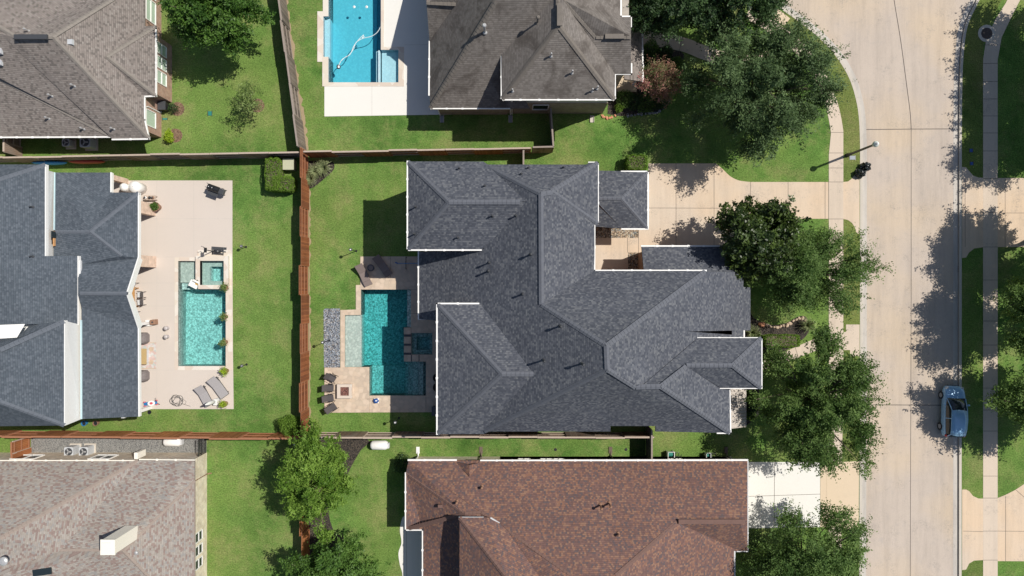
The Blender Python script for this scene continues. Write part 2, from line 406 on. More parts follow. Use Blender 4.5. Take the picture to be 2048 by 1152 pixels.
M['wood_grey'] = m_plank('weathered_grey_boards', [(0.19, 0.155, 0.13), (0.24, 0.20, 0.17), (0.15, 0.125, 0.11), (0.22, 0.18, 0.15)])
M['wood_mix'] = m_plank('weathered_brown_boards', [(0.25, 0.16, 0.11), (0.20, 0.13, 0.095), (0.30, 0.21, 0.155), (0.17, 0.11, 0.085)], 0.14, 0.7, (0.3, 0.25, 0.21))
M['rail_r'] = m_plain('cedar_rail', (0.34, 0.15, 0.08), 0.85, var=0.2)
M['rail_g'] = m_plain('grey_rail', (0.30, 0.25, 0.215), 0.85, var=0.25)
M['rail_p'] = m_plain('pale_cap_rail', (0.46, 0.37, 0.30), 0.85, var=0.2)
M['black'] = m_plain('black_metal', (0.02, 0.021, 0.024), 0.4)
M['dkgrey'] = m_plain('dark_grey_plastic', (0.06, 0.063, 0.07), 0.45)
M['galv'] = m_plain('galvanised_metal', (0.50, 0.50, 0.50), 0.4, 0.3)
M['ltgrey'] = m_plain('light_grey_enamel', (0.52, 0.54, 0.56), 0.45)
M['bark'] = m_plain('bark', (0.15, 0.115, 0.09), 0.95, var=0.35, scale=12)
M['terracotta'] = m_plain('terracotta', (0.30, 0.17, 0.11), 0.75, var=0.2)
M['soil'] = m_plain('potting_soil', (0.035, 0.028, 0.022), 0.95)
# ------------------------------------------------------------------ ground, road, paths
def sh(l): return [tuple(G(x, y).xy) for x, y in l]
def rect(x0, y0, x1, y1): return [(x0, y0), (x1, y0), (x1, y1), (x0, y1)]
def arc(cx, cy, r, a0, a1, n=8):
    return [(cx + r * math.cos(math.radians(a0 + (a1 - a0) * i / n)), cy + r * math.sin(math.radians(a0 + (a1 - a0) * i / n))) for i in range(n + 1)]
def sheet(name, poly, z, mat, thick=0.03, holes=(), joints=(), jm='joint', jw=0.035, kind='structure', side=None):
    b = MB(); b.prism(sh(poly), z - thick, z, 0, [sh(h) for h in holes])
    for a, c in joints:
        a = G(*a, z); c = G(*c, z); d = (c - a).normalized(); n = Vector((-d.y, d.x, 0)) * jw / 2; up = Vector((0, 0, 0.004))
        b.face([a - n + up, c - n + up, c + n + up, a + n + up], 1)
    o = b.build(name, [M[mat], M[jm]]); o['kind'] = kind
    return o
def smooth_path(pts, n=6):
    out = []
    for i in range(len(pts) - 1):
        p0 = pts[max(i - 1, 0)]; p1 = pts[i]; p2 = pts[i + 1]; p3 = pts[min(i + 2, len(pts) - 1)]
        for k in range(n):
            t = k / n
            out.append(tuple(0.5 * ((2 * p1[j]) + (-p0[j] + p2[j]) * t + (2 * p0[j] - 5 * p1[j] + 4 * p2[j] - p3[j]) * t * t + (-p0[j] + 3 * p1[j] - 3 * p2[j] + p3[j]) * t ** 3) for j in range(2)))
    out.append(pts[-1]); return out
def offset_path(pts, d):
    out = []
    for i, p in enumerate(pts):
        a = pts[max(i - 1, 0)]; b = pts[min(i + 1, len(pts) - 1)]
        dx, dy = b[0] - a[0], b[1] - a[1]; L = math.hypot(dx, dy)
        out.append((p[0] - dy / L * d, p[1] + dx / L * d))
    return out
CW = smooth_path([(1300, -330), (1380, -130), (1450, -60), (1510, -20), (1553, 12), (1596, 42), (1638, 76), (1672, 113), (1698, 156), (1712, 200), (1718, 240), (1720, 290)], 5) + [(1720, 700), (1718, 1250), (1718, 1700)]
CE = smooth_path([(2100, -330), (2010, -90), (1975, -30), (1952, 14), (1936, 50), (1929, 90), (1925, 150), (1923.5, 260)], 5) + [(1923, 1250), (1923, 1700)]
road_poly = CW + CE[::-1]
pool1 = [(657, -60), (762, -60), (762, 100), (797, 100), (797, 165), (657, 165), (657, 114), (647, 114), (647, 33), (657, 33)]
pool2 = [(357, 522), (395, 522), (395, 558), (399, 558), (399, 579), (452, 579), (452, 732), (357, 732)]
pool3 = [(722, 579), (822, 579), (822, 655), (808, 655), (808, 723), (852, 723), (852, 791), (739, 791), (739, 734), (690, 734), (690, 630), (722, 630)]
spa2 = rect(404, 522, 451, 570)
spa3 = rect(823, 666, 865, 709)
def clean(l, hole=False): return l
b = MB()
b.prism([(-600, -600), (600, -600), (600, 600), (-600, 600)], -0.01, 0.0, 0, [sh(pool1), sh(pool2), sh(pool3), sh(spa2), sh(spa3), sh(road_poly)])
o = b.build('lawn', M['lawn']); o['kind'] = 'structure'
b = MB(); b.prism(sh(road_poly), -0.14, -0.12, 0)
def strip(b, path, z, wpx, mi, closed=False):
    a = [G(x, y, z) for x, y in offset_path(path, -wpx / 2)]; c = [G(x, y, z) for x, y in offset_path(path, wpx / 2)]
    for i in range(len(a) - 1):
        q = [a[i], c[i], c[i + 1], a[i + 1]]
        if (q[1] - q[0]).cross(q[2] - q[0]).z < 0: q.reverse()
        b.face(q, mi)
for j in (([(1824, 258), (1824, 600), (1822, 1200)], 1.0), (smooth_path([(1783, -60), (1790, 0), (1803, 80), (1815, 170), (1822, 225), (1824, 258)]), 1.4),
          ([(1719, 258.5), (1824, 257.5), (1925, 257)], 1.4), ([(1718, 810), (1924, 811)], 1.4), ([(1824, 430), (1824, 432)], 1), ([(1940, 20), (1941, 22)], 1)):
    strip(b, j[0], -0.116, j[1], 1)
o = b.build('road', [M['road'], M['tar']]); o['kind'] = 'structure'
def curb(name, path, side):
    # gutter pan on the road and raised kerb beside it
    b = MB()
    outer = offset_path(path, 0); inner = offset_path(path, side * 5); pan = offset_path(path, side * 15)
    for i in range(len(path) - 1):
        o0, o1, i0, i1, p0, p1 = G(*outer[i], 0.012), G(*outer[i + 1], 0.012), G(*inner[i], 0.012), G(*inner[i + 1], 0.012), G(*pan[i], -0.112), G(*pan[i + 1], -0.112)
        g0 = G(*inner[i], -0.112); g1 = G(*inner[i + 1], -0.112)
        b.face([o0, o1, i1, i0], 0); b.face([i0, i1, g1, g0], 0); b.face([g0, g1, p1, p0], 1)
        b.face([p0, p1, p1 + Vector((0, 0, -.03)), p0 + Vector((0, 0, -.03))], 1)
        if True:
            s0, s1 = G(*offset_path(path, side * 6)[i], -0.108), G(*offset_path(path, side * 6)[i + 1], -0.108)
            b.face([g0 + Vector((0, 0, .004)), g1 + Vector((0, 0, .004)), s1, s0], 2)
    o = b.build(name, [M['curb'], M['gutter_pan'], M['joint']]); o['kind'] = 'structure'
curb('curb', CW, -1); curb('curb', CE, 1)

# verges: tired grass strips between pavement and kerb (sheets 4 mm over the lawn)
WX0, WX1 = 1657.5, 1686.5
wo = smooth_path([(1502, 14), (1545, 40), (1585, 68), (1622, 102), (1648, 140), (1668, 185), (1680, 225), (WX1, 262)], 5)   # outer edge of curved pavement
wi = offset_path(wo, 25)
curbW = [p for p in CW if p[1] > -5 and p[1] < 337]
sheet('verge', wo + [(WX1, 363), (1696, 363), (1704, 357), (1709, 350), (1712, 338), (1719, 337)] + [p for p in reversed(curbW) if p[1] > 20 and p[1] < 330], 0.006, 'verge', 0.005)
sheet('verge', [(WX1, 438), (1696, 440), (1704, 446), (1710, 456), (1713, 467), (1719, 467), (1719, 649), (1692, 649), (1692, 663), (WX1, 663)], 0.006, 'verge', 0.005)
sheet('verge', [(WX1 - 1, 690), (1719, 720), (1718, 920), (1684, 924)], 0.006, 'verge', 0.005)
sheet('verge', [(1681, 1054), (1692, 1056), (1700, 1062), (1707, 1072), (1717, 1073), (1717, 1300), (1681, 1300)], 0.006, 'lawn', 0.005)
sheet('verge', [p for p in CE if -60 < p[1] < 330] + [(1924, 334), (1932, 335), (1938, 342), (1946, 351), (1956, 355), (1966, 355), (1966, 95), (1972, 60), (1990, 25), (2010, -10), (2040, -60)], 0.006, 'verge', 0.005)
sheet('verge', [(1924, 516), (1932, 515), (1938, 505), (1948, 497), (1966, 495), (1966, 997), (1957, 997), (1946, 992), (1938, 982), (1932, 979), (1924, 979)], 0.006, 'lawn', 0.005)
sheet('verge', [(1924, 1140), (1932, 1139), (1938, 1127), (1948, 1121), (1966, 1120), (1966, 1300), (1924, 1300)], 0.006, 'verge', 0.005)
# pavements
jy = [265, 306, 336, 364, 438, 585, 624, 682]
p_in = wi + [(WX0, 310), (WX0, 1054), (1654, 1300)]
p_out = wo + [(WX1, 310), (WX1, 700), (1684, 930), (1682, 1300)]
sheet('sidewalk', p_in + p_out[::-1], 0.02, 'walk', 0.05,
      joints=[((1657, y), (1686.5, y)) for y in jy] + [((1657, 364), (1657, 438)), ((1654, 760), (1685, 760)), ((1654, 800), (1685, 800)), ((1654, 880), (1685, 880)), ((1654, 1095), (1682, 1095)),
              ((1648, 145), (1626, 158)), ((1614, 97), (1598, 117))])
sheet('sidewalk', [(2040, -60), (2012, 5), (1990, 40), (1972, 80), (1966, 120), (1966, 1300), (1995, 1300), (1995, 120), (2003, 75), (2022, 35), (2040, 0), (2075, -60)], 0.02, 'walk', 0.05,
      joints=[((1966, y), (1995, y)) for y in (90, 127, 163, 198, 232, 266, 302, 357, 425, 494, 560, 642, 690, 732, 776, 820, 862, 906, 952, 996, 1062, 1120)])
# driveways (east side)
sheet('driveway', [(1924, 334), (1932, 335), (1938, 342), (1946, 351), (1956, 355), (1966, 355.5), (1966, 494.5), (1948, 497), (1938, 505), (1932, 515), (1924, 516)], 0.016, 'drive', 0.05, joints=[((1925, 425), (1966, 425)), ((1930, 357), (1930, 494))])
sheet('driveway', [(1995, 356), (2300, 356), (2300, 494), (1995, 494)], 0.016, 'drive', 0.05, joints=[((2010, 357), (2010, 494)), ((1995, 426), (2200, 426))])
sheet('driveway', [(1924, 979), (1932, 979), (1938, 982), (1946, 992), (1957, 997), (1966, 997), (1966, 1120), (1948, 1121), (1938, 1127), (1932, 1139), (1924, 1140)], 0.016, 'drive', 0.05, joints=[((1926, 1062), (1966, 1063))])
sheet('driveway', [(1995, 996), (2010, 990), (2030, 980), (2048, 968), (2080, 950), (2300, 950), (2300, 1124), (1995, 1122)], 0.016, 'drive', 0.05, joints=[((2011, 992), (2011, 1122)), ((1995, 1062), (2200, 1064)), ((2032, 980), (2060, 1005))])
# driveway of the charcoal-roofed house, with the court
drv = [(1297, 327), (1432, 327)] + smooth_path([(1432, 327), (1447, 340), (1461, 353), (1478, 361), (1500, 364)], 4)[1:] + [(1657, 364), (1657, 437.5), (1560, 437.5), (1475, 438), (1475, 498), (1283, 498), (1283, 560), (1180, 560), (1180, 440), (1297, 440)]
sheet('driveway', drv, 0.016, 'drive', 0.05, holes=[rect(1188, 444, 1276.5, 476), rect(1256, 505, 1278, 559)],
      joints=[((1297, 416), (1475, 416.5)), ((1352, 327), (1352, 492)), ((1428, 327), (1428, 492)), ((1501, 364), (1501, 438)), ((1576, 364), (1576, 438)), ((1650, 364), (1650, 438)), ((1277, 440), (1277, 555)), ((1255, 476), (1255, 505))])
sheet('driveway', [(1686.5, 364), (1696, 363), (1704, 357), (1709, 350), (1712, 338), (1719, 337), (1719, 467), (1713, 467), (1710, 456), (1704, 446), (1696, 440), (1686.5, 438)], 0.016, 'drive', 0.05)
sheet('gravel_bed', rect(1188, 444, 1276.5, 476), 0.004, 'pebble', 0.01)
sheet('gravel_bed', rect(1256, 505, 1278, 559), 0.004, 'pebble', 0.01)
# driveway of the brown-roofed house
sheet('driveway', [(1470, 924), (1640, 924), (1640, 1054), (1470, 1057)], 0.016, 'white_conc', 0.05, joints=[((1549, 924), (1548, 1056)), ((1470, 993.5), (1640, 988))])
sheet('driveway', [(1640.5, 924), (1653.8, 924), (1653.8, 1054), (1640.5, 1054)], 0.016, 'tan_conc', 0.05)
sheet('driveway', [(1684.5, 924), (1718, 922), (1717, 1073), (1707, 1072), (1700, 1062), (1692, 1056), (1682.5, 1054)], 0.016, 'tan_conc', 0.05)
b = MB(); b.prism(sh([(1653, 924), (1685, 924), (1683, 1054), (1653, 1054)]), 0.0, 0.024, 0)
o = b.build('sidewalk', M['tan_conc']); o['kind'] = 'structure'
# front walks
fw = smooth_path([(1470, 738), (1525, 722), (1560, 708), (1600, 690), (1630, 678), (1658, 672)], 4)
sheet('front_walk', fw + [(1658, 700)] + [(1630, 702), (1600, 714), (1560, 730), (1525, 740), (1470, 756)], 0.014, 'walk', 0.05, joints=[((1590, 694), (1597, 716)), ((1562, 707), (1567, 728))])
sheet('front_walk', [(1692, 649), (1719, 649), (1719, 712), (1700, 712), (1700, 700), (1686.5, 700), (1686.5, 664), (1692, 664)], 0.014, 'walk', 0.05)
fw2 = smooth_path([(1240, 76), (1290, 76), (1330, 82), (1370, 90), (1410, 106), (1450, 118), (1490, 122), (1530, 112), (1580, 90)], 4)
sheet('front_walk', offset_path(fw2, -14) + offset_path(fw2, 14)[::-1], 0.012, 'drive', 0.03, joints=[((1303, 62), (1303, 90)), ((1333, 66), (1330, 95)), ((1365, 75), (1358, 104))])
sheet('front_walk', [(1556, 18), (1580, 37), (1568, 52), (1540, 34)], 0.028, 'tan_conc', 0.05)
# beds
sheet('mulch_bed', smooth_path([(1498, 590), (1502, 628), (1520, 642), (1545, 650), (1572, 646), (1594, 634), (1608, 632), (1616, 640), (1619, 656), (1612, 672), (1590, 690), (1560, 706), (1520, 718), (1500, 722), (1450, 722), (1450, 590)], 4), 0.010, 'mulch', 0.008)
sheet('mulch_bed', smooth_path([(1480, 770), (1510, 772), (1520, 790), (1519, 815), (1508, 838), (1490, 852), (1470, 852)], 4), 0.010, 'mulch', 0.008)
sheet('mulch_bed', smooth_path([(1215, 228), (1240, 232), (1290, 229), (1322, 222), (1340, 195), (1352, 150), (1368, 110), (1340, 98), (1285, 91), (1220, 92)], 4), 0.008, 'mulch', 0.006)
sheet('mulch_bed', smooth_path([(616, 880), (735, 879), (722, 900), (704, 930), (690, 960), (668, 990), (658, 1010), (660, 1040), (672, 1070), (690, 1090), (690, 1300), (616, 1300)], 3), 0.008, 'mulch', 0.006)
sheet('mulch_bed', smooth_path([(616, 322), (662, 322), (668, 338), (650, 356), (628, 374), (616, 378)], 3), 0.008, 'mulch', 0.006)
sheet('mulch_ring', arc(355, 218, 14, 0, 345, 16), 0.008, 'straw', 0.006)
sheet('mulch_ring', arc(351, 271, 14, 0, 345, 16), 0.008, 'straw', 0.006)
sheet('mulch_ring', arc(515, 211, 14, 0, 345, 16), 0.008, 'straw', 0.006)
sheet('gravel_strip', rect(62, 872, 413, 921), 0.008, 'slate_gravel', 0.006)
sheet('river_stone_bed', [(647, 620), (650, 617), (680, 617), (680, 735), (648, 735)], 0.012, 'river', 0.01)

M['earth'] = m_concrete('bare_earth', (0.34, 0.26, 0.16), 0.2, 0.5, (0.22, 0.22, 0.09), 0.2)
def worn(x, y0, x1, y1, w_, seed):
    r = random.Random(seed); L = []; Rr = []; n = int(abs(y1 - y0) / 6)
    for i in range(n + 1):
        t_ = i / n; X = x + (x1 - x) * t_; Y = y0 + (y1 - y0) * t_; L.append((X - .5, Y)); Rr.append((X + w_ * r.uniform(.2, 1.3), Y))
    sheet('worn_soil', L + Rr[::-1], 0.005, 'earth', 0.004)
worn(617.5, 378, 617.5, 860, 4.0, 1); worn(569, 0, 613, 300, 6.0, 2)
# ------------------------------------------------------------------ pool decks
sheet('patio', [(225, 361), (465, 361), (465, 512), (466, 700), (467.5, 818), (225, 818)], 0.03, 'deck', 0.05, holes=[pool2, spa2],
      joints=[((314, 361), (314, 818)), ((388, 361), (388, 512)), ((225, 437.5), (465, 437.5)), ((277, 514), (352, 514)), ((277, 566), (352, 566)), ((277, 612), (352, 612)), ((225, 740), (352, 740))], jw=0.02, jm='gutter_pan')
sheet('pool_deck', [(649, 171), (808, 171), (808, 95), (768, 95), (768, -80), (905, -80), (905, 229), (649, 233)], 0.03, 'white_conc', 0.05, joints=[((808, 90), (905, 89)), ((744, 171), (744, 231))], jw=0.02, jm='gutter_pan')
deckout = [(721, 513), (905, 513), (905, 824), (650, 825), (650, 735), (681, 735), (681, 620), (712, 619), (712, 570), (721, 570)]
sheet('pool_deck', deckout, 0.05, 'trav', 0.07, holes=[[(722, 579), (822, 579), (822, 655), (822.6, 655), (822.6, 723), (852, 723), (852, 791), (739, 791), (739, 734), (690, 734), (690, 630), (722, 630)], spa3], joints=[((781, 513), (781, 556)), ((822, 579), (860, 579)), ((822, 627), (860, 627)), ((852, 791), (852, 824)), ((739, 791), (739, 824)), ((721, 556), (721, 570))], jw=0.025)

# ------------------------------------------------------------------ pools
M['plaster'] = m_voro('sparkle_painted_plaster', [(0.56, 0.62, 0.59), (0.74, 0.79, 0.76), (0.48, 0.54, 0.52), (0.64, 0.71, 0.68)], 8, 0.8, 1, 0.3, 0.6)  # light and dark cells paint the water's sparkle into the floor colour
M['plaster_blue'] = m_voro('blue_plaster', [(0.52, 0.64, 0.70), (0.56, 0.68, 0.74), (0.50, 0.62, 0.69)], 7, 0.8, 1, 0.1, 0.95)
M['plaster_shelf'] = m_voro('shelf_plaster', [(0.48, 0.50, 0.46), (0.54, 0.56, 0.51), (0.44, 0.47, 0.43)], 6, 0.8, 1, 0.2, 0.8)
M['water_a'] = m_water('pool_water_blue', (0.05, 0.82, 0.90), 0.62)
M['water_c'] = m_water('pool_water_aqua', (0.10, 0.85, 0.85), 0.40)
M['water_b'] = m_water('pool_water_teal', (0.05, 0.81, 0.87), 0.66)
def shaft(b, poly, depth, top, edges=None, mi=0):
    "pool region: floor at -depth, walls facing inwards; edges[i]=z of wall top for side i (None = open)"
    pts = sh(poly); n = len(pts)
    b.prism(pts, -depth - 0.01, -depth, mi)
    ar = sum(pts[i][0] * pts[(i + 1) % n][1] - pts[(i + 1) % n][0] * pts[i][1] for i in range(n))
    for i in range(n):
        t = top if edges is None or i not in edges else edges[i]
        if t is None: continue
        a, c = pts[i], pts[(i + 1) % n]
        q = [(a[0], a[1], t), (c[0], c[1], t), (c[0], c[1], -depth), (a[0], a[1], -depth)]
        if ar < 0: q.reverse()
        b.face(q, mi)
def pool(label, regions, outline, water, mat, mshelf, wz=-0.10, deep=2.2):
    x = sum(p[0] for p in outline) / len(outline); y = sum(p[1] for p in outline) / len(outline)
    t = thing('swimming_pool', label, 'swimming pool', G(x, y))
    b = MB()
    for r in regions: shaft(b, *r)
    b.build('basin', [mat, mshelf], t)
    b = MB(); b.prism(sh(outline), -deep, wz, 0, bottom=True); b.build('water', water, t)
    return t
def frame_of(b, poly_out, holes, z0, z1): b.prism(sh(poly_out), z0, z1, 0, [sh(h) for h in holes])
# top pool
pt1 = pool('blue swimming pool with a white hose in it beside the grey roofed house', [
    (rect(657, -60, 748, 165), 1.5, 0.03, {1: -1.2, 3: None}), (rect(647, 33, 657, 114), 0.45, 0.03, {1: None}),
    (rect(748, 100, 762.5, 165), 1.2, 0.03, {0: None, 1: -0.4, 3: None}), (rect(748, -60, 762, 100), 1.5, 0.03, {2: -1.2, 3: None}),
    (rect(762, 100, 797, 165), 0.4, 0.03, {3: None}, 0)], pool1, M['water_a'], M['plaster_blue'], M['plaster_shelf'], -0.1)
b = MB()
for a, c, t in (((657, 114), (657, 165), 0.03), ((657, -60), (657, 33), 0.03), ((657, 33), (657, 114), -0.45)): b.face([G(*a, t), G(*c, t), G(*c, -1.5), G(*a, -1.5)])
b.build('pool_wall', M['plaster_blue'], pt1)
b = MB(); frame_of(b, [(646, -80), (768, -80), (768, 94), (808, 94), (808, 171), (808, 173), (645, 173), (645, 124), (635, 124), (635, 23), (646, 23)], [pool1], 0.0, 0.055); b.build('coping', M['coping'], pt1)
for x in (752.5, 757.5): MBb = MB(); MBb.box(G(x, 132, -0.8 if x < 755 else -0.55), (0.16, 2.7, 0.8)); MBb.build('step', M['plaster_blue'], pt1)
# left pool
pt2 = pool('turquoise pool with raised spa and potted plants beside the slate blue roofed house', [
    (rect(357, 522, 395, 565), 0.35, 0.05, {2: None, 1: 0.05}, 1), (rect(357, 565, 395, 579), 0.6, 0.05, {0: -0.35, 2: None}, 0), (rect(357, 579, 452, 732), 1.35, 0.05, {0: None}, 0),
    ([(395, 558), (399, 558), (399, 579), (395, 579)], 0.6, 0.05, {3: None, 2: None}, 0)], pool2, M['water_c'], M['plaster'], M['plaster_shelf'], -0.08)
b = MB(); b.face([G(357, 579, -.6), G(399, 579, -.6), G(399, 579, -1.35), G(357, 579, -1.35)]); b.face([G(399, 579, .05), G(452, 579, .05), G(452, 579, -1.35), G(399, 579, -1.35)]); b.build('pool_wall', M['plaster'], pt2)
b = MB(); frame_of(b, [(350, 515), (395, 515), (395, 500), (460, 500), (465, 512), (465, 740), (350, 740)], [pool2, spa2], 0.0, 0.058); b.build('coping', M['coping'], pt2)
b = MB(); frame_of(b, [(395, 512), (460, 512), (460, 578), (400, 578), (400, 560), (395, 560)], [spa2], 0.05, 0.36); b.build('spa_wall', M['coping'], pt2)
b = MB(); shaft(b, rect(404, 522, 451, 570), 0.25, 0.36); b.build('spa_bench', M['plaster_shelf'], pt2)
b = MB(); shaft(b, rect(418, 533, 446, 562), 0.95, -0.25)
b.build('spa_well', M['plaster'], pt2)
b = MB(); b.prism(sh(rect(403, 521, 452, 571)), -1.2, 0.24, 0, bottom=True); b.build('spa_water', M['water_c'], pt2)
# cut bench floor opening: bench built as four sides instead
bpy.data.objects.remove([c for c in pt2.children if c.name.startswith('spa_bench')][0])
b = MB(); b.prism(sh(rect(404, 522, 451, 570)), -0.27, -0.25, 0, [sh(rect(418, 533, 446, 562))])
for a, c in (((404, 522), (451, 522)), ((451, 522), (451, 570)), ((451, 570), (404, 570)), ((404, 570), (404, 522))): b.face([G(*a, .36), G(*c, .36), G(*c, -.25), G(*a, -.25)])
b.build('spa_bench', M['plaster_shelf'], pt2)
# main pool
M['plaster_g'] = m_voro('green_sparkle_painted_plaster', [(0.34, 0.50, 0.45), (0.48, 0.64, 0.58), (0.38, 0.55, 0.49), (0.58, 0.73, 0.67)], 8, 0.8, 1, 0.3, 0.5)  # wave sparkle painted as pale and dark mottling of the green floor
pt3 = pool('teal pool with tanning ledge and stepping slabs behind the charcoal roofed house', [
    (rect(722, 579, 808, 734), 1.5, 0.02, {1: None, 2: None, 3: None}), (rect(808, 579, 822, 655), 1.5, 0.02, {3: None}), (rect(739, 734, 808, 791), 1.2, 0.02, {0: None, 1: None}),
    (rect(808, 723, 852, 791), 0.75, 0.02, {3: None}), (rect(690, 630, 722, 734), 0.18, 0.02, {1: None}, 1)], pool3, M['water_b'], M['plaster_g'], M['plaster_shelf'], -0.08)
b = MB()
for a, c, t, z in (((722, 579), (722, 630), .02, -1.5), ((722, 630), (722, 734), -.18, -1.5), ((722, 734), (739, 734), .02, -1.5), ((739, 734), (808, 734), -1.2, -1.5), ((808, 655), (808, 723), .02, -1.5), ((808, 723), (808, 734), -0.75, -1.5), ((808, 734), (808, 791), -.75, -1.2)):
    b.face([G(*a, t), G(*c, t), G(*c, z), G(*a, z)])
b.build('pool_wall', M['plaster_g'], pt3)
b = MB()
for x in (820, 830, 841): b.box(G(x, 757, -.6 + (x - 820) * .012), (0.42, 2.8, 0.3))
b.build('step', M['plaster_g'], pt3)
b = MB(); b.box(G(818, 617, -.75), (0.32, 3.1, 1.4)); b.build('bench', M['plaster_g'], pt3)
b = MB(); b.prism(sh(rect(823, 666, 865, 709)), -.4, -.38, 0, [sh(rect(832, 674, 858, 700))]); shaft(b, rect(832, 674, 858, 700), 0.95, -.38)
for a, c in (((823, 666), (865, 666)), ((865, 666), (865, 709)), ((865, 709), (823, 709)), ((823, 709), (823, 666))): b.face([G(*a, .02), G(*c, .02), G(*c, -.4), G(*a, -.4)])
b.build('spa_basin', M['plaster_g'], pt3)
b = MB(); b.prism(sh(rect(822, 665, 866, 710)), -1.2, -0.07, 0, bottom=True); b.build('spa_water', M['water_b'], pt3)
# stepping slabs between pool and spa: openings in the dark divider
b = MB(); b.prism(sh(rect(808, 655, 823, 723)), -.02, 0.012, 0); b.build('divider', M['dkgrey'], pt3)
for y0, y1 in ((655, 668.5), (673.5, 687), (691.5, 705), (709.5, 723)):
    b = MB(); b.prism(sh(rect(808, y0, 822, y1)), -.02, 0.056, 0); b.build('stepping_slab', M['trav'], pt3)
b = MB(); b.prism(sh(rect(824, 709.5, 837, 723)), 0.0, 0.056, 0); b.build('stepping_slab', M['trav'], pt3)
b = MB()
for x in (822.8, 838): b = MB(); b.prism(sh(rect(x - .6, 709.5, x + 1.2, 723)), 0.04, 0.054, 0); b.build('slot_drain', M['dkgrey'], pt3)
b = MB(); b.prism(sh([(649.5, 735.5), (739, 735.5), (739, 824.5), (649.5, 825)]), 0.0, 0.09, 0)
o = b.build('fire_pit_terrace', M['trav']); o['kind'] = 'structure'

# ------------------------------------------------------------------ houses
def roof(house, polys, mat, name='roof', thick=0.16, fascia=None):
    b = MB(); ek = {}
    for poly in polys:
        pts = [p if isinstance(p, Vector) else P(*p) for p in poly]
        n = Vector((0, 0, 0))
        for i in range(len(pts)):
            a, c = pts[i], pts[(i + 1) % len(pts)]
            n += Vector(((a.y - c.y) * (a.z + c.z), (a.z - c.z) * (a.x + c.x), (a.x - c.x) * (a.y + c.y)))
        n.normalize()
        if n.z < 0: pts.reverse(); n = -n
        u = Vector((0, 0, 1)).cross(n)
        u = Vector((1, 0, 0)) if u.length < 0.02 else u.normalized()
        v = n.cross(u)
        b.face(pts, 0, [(p.dot(u), p.dot(v)) for p in pts])
        for i in range(len(pts)):
            a, c = pts[i], pts[(i + 1) % len(pts)]
            k = tuple(sorted([tuple(round(q, 2) for q in a), tuple(round(q, 2) for q in c)]))
            ek.setdefault(k, []).append((a, c))
    d = Vector((0, 0, -thick))
    for k, es in ek.items():
        if len(es) == 1:
            a, c = es[0]; b.face([a, a + d, c + d, c], 1)
    return b.build(name, [mat, fascia or mat], house)
def caps(rf, segs, mat, wd=0.30):
    for a, c in segs:
        a = P(*a) if not isinstance(a, Vector) else a; c = P(*c) if not isinstance(c, Vector) else c
        up = Vector((0, 0, 0.035)); d = (c - a); d.normalize(); s_ = Vector((-d.y, d.x, 0)).normalized() * wd / 2; dn = Vector((0, 0, -0.06))
        b = MB(); n = max(2, int((c - a).length / 0.3))
        for i in range(n):
            p = a.lerp(c, i / n) + up; q = a.lerp(c, (i + 1) / n) + up + Vector((0, 0, -0.015)); hi = Vector((0, 0, 0.012))
            b.face([p - s_ + dn, q - s_ + dn, q, p + hi]); b.face([p + hi, q, q + s_ + dn, p + s_ + dn])
        b.build('ridge_cap', mat, rf)
def gutter(house, pts, mat=None, w_=0.11, h_=0.12, dz=-0.03):
    b = MB(); q = [P(*p) + Vector((0, 0, dz)) for p in pts]
    for a, c in zip(q, q[1:]):
        d = (c - a).normalized() * w_ * 0.5
        b.bar(a - d, c + d, w_, h_)
    # brackets every 1.2 m
    for a, c in zip(q, q[1:]):
        L = (c - a).length; n = int(L / 1.2)
        for i in range(1, n): b.box(a.lerp(c, i / n) + Vector((0, 0, 0.065)), (0.16, 0.16, 0.02))
    return b.build('gutter', mat or M['white'], house)
def fascia(house, pts, mat=None, hgt=0.3, th=0.09):
    b = MB(); q = [P(*p) for p in pts]
    for a, c in zip(q, q[1:]): b.bar(a + Vector((0, 0, -hgt / 2 + .02)), c + Vector((0, 0, -hgt / 2 + .02)), th, hgt)
    return b.build('fascia', mat or M['white'], house)
def wall(house, r, z0, z1, mat, name='wall'):
    b = MB(); b.prism(sh(rect(*r)), z0, z1, 0, top=True); return b.build(name, mat, house)
def window(house, side, line, a0, a1, z0, z1, blind=False, panes=2, frame='white', horiz=False):
    "side E/W/N/S: wall facing; line = px plan coordinate of the wall; a0..a1 px along it"
    s = {'E': 1, 'W': -1, 'N': 1, 'S': -1}[side]
    def pt(a, z, off):
        p = G(line, a, z) if side in 'EW' else G(a, line, z)
        if side in 'EW': p.x += s * off
        else: p.y += s * off
        return p
    b = MB(); t = 0.07
    am = [a0 + (a1 - a0) * i / panes for i in range(panes + 1)] if not horiz else [a0, a1]
    for a in am: b.bar(pt(a, z0, .03), pt(a, z1, .03), t, t)
    zs = [z0, z1] if not horiz else [z0, (z0 + z1) / 2, z1]
    for z in zs: b.bar(pt(a0, z, .032), pt(a1, z, .032), t, t)
    f = b.build('window', M[frame], house)
    b = MB(); q = [pt(a0, z0, .015), pt(a1, z0, .015), pt(a1, z1, .015), pt(a0, z1, .015)]
    c = pt(a0, z0, 0); b.face(q); q2 = [pt(a0, z0, .0), pt(a1, z0, .0), pt(a1, z1, .0), pt(a0, z1, .0)]; b.face(q2[::-1])
    b.build('pane', M['blind'] if blind else M['glass'], f)
from mathutils.bvhtree import BVHTree
def surf(rf, px, py, z):
    "height of the roof under a pixel"
    o = ORG[rf.name]; me = rf.data
    bv = BVHTree.FromPolygons([v.co + o for v in me.vertices], [tuple(p.vertices) for p in me.polygons if p.material_index == 0])
    hit = bv.ray_cast(Vector((0, 0, H)), (P(px, py, 0) - Vector((0, 0, H))).normalized())
    return hit[0].z if hit[0] else z
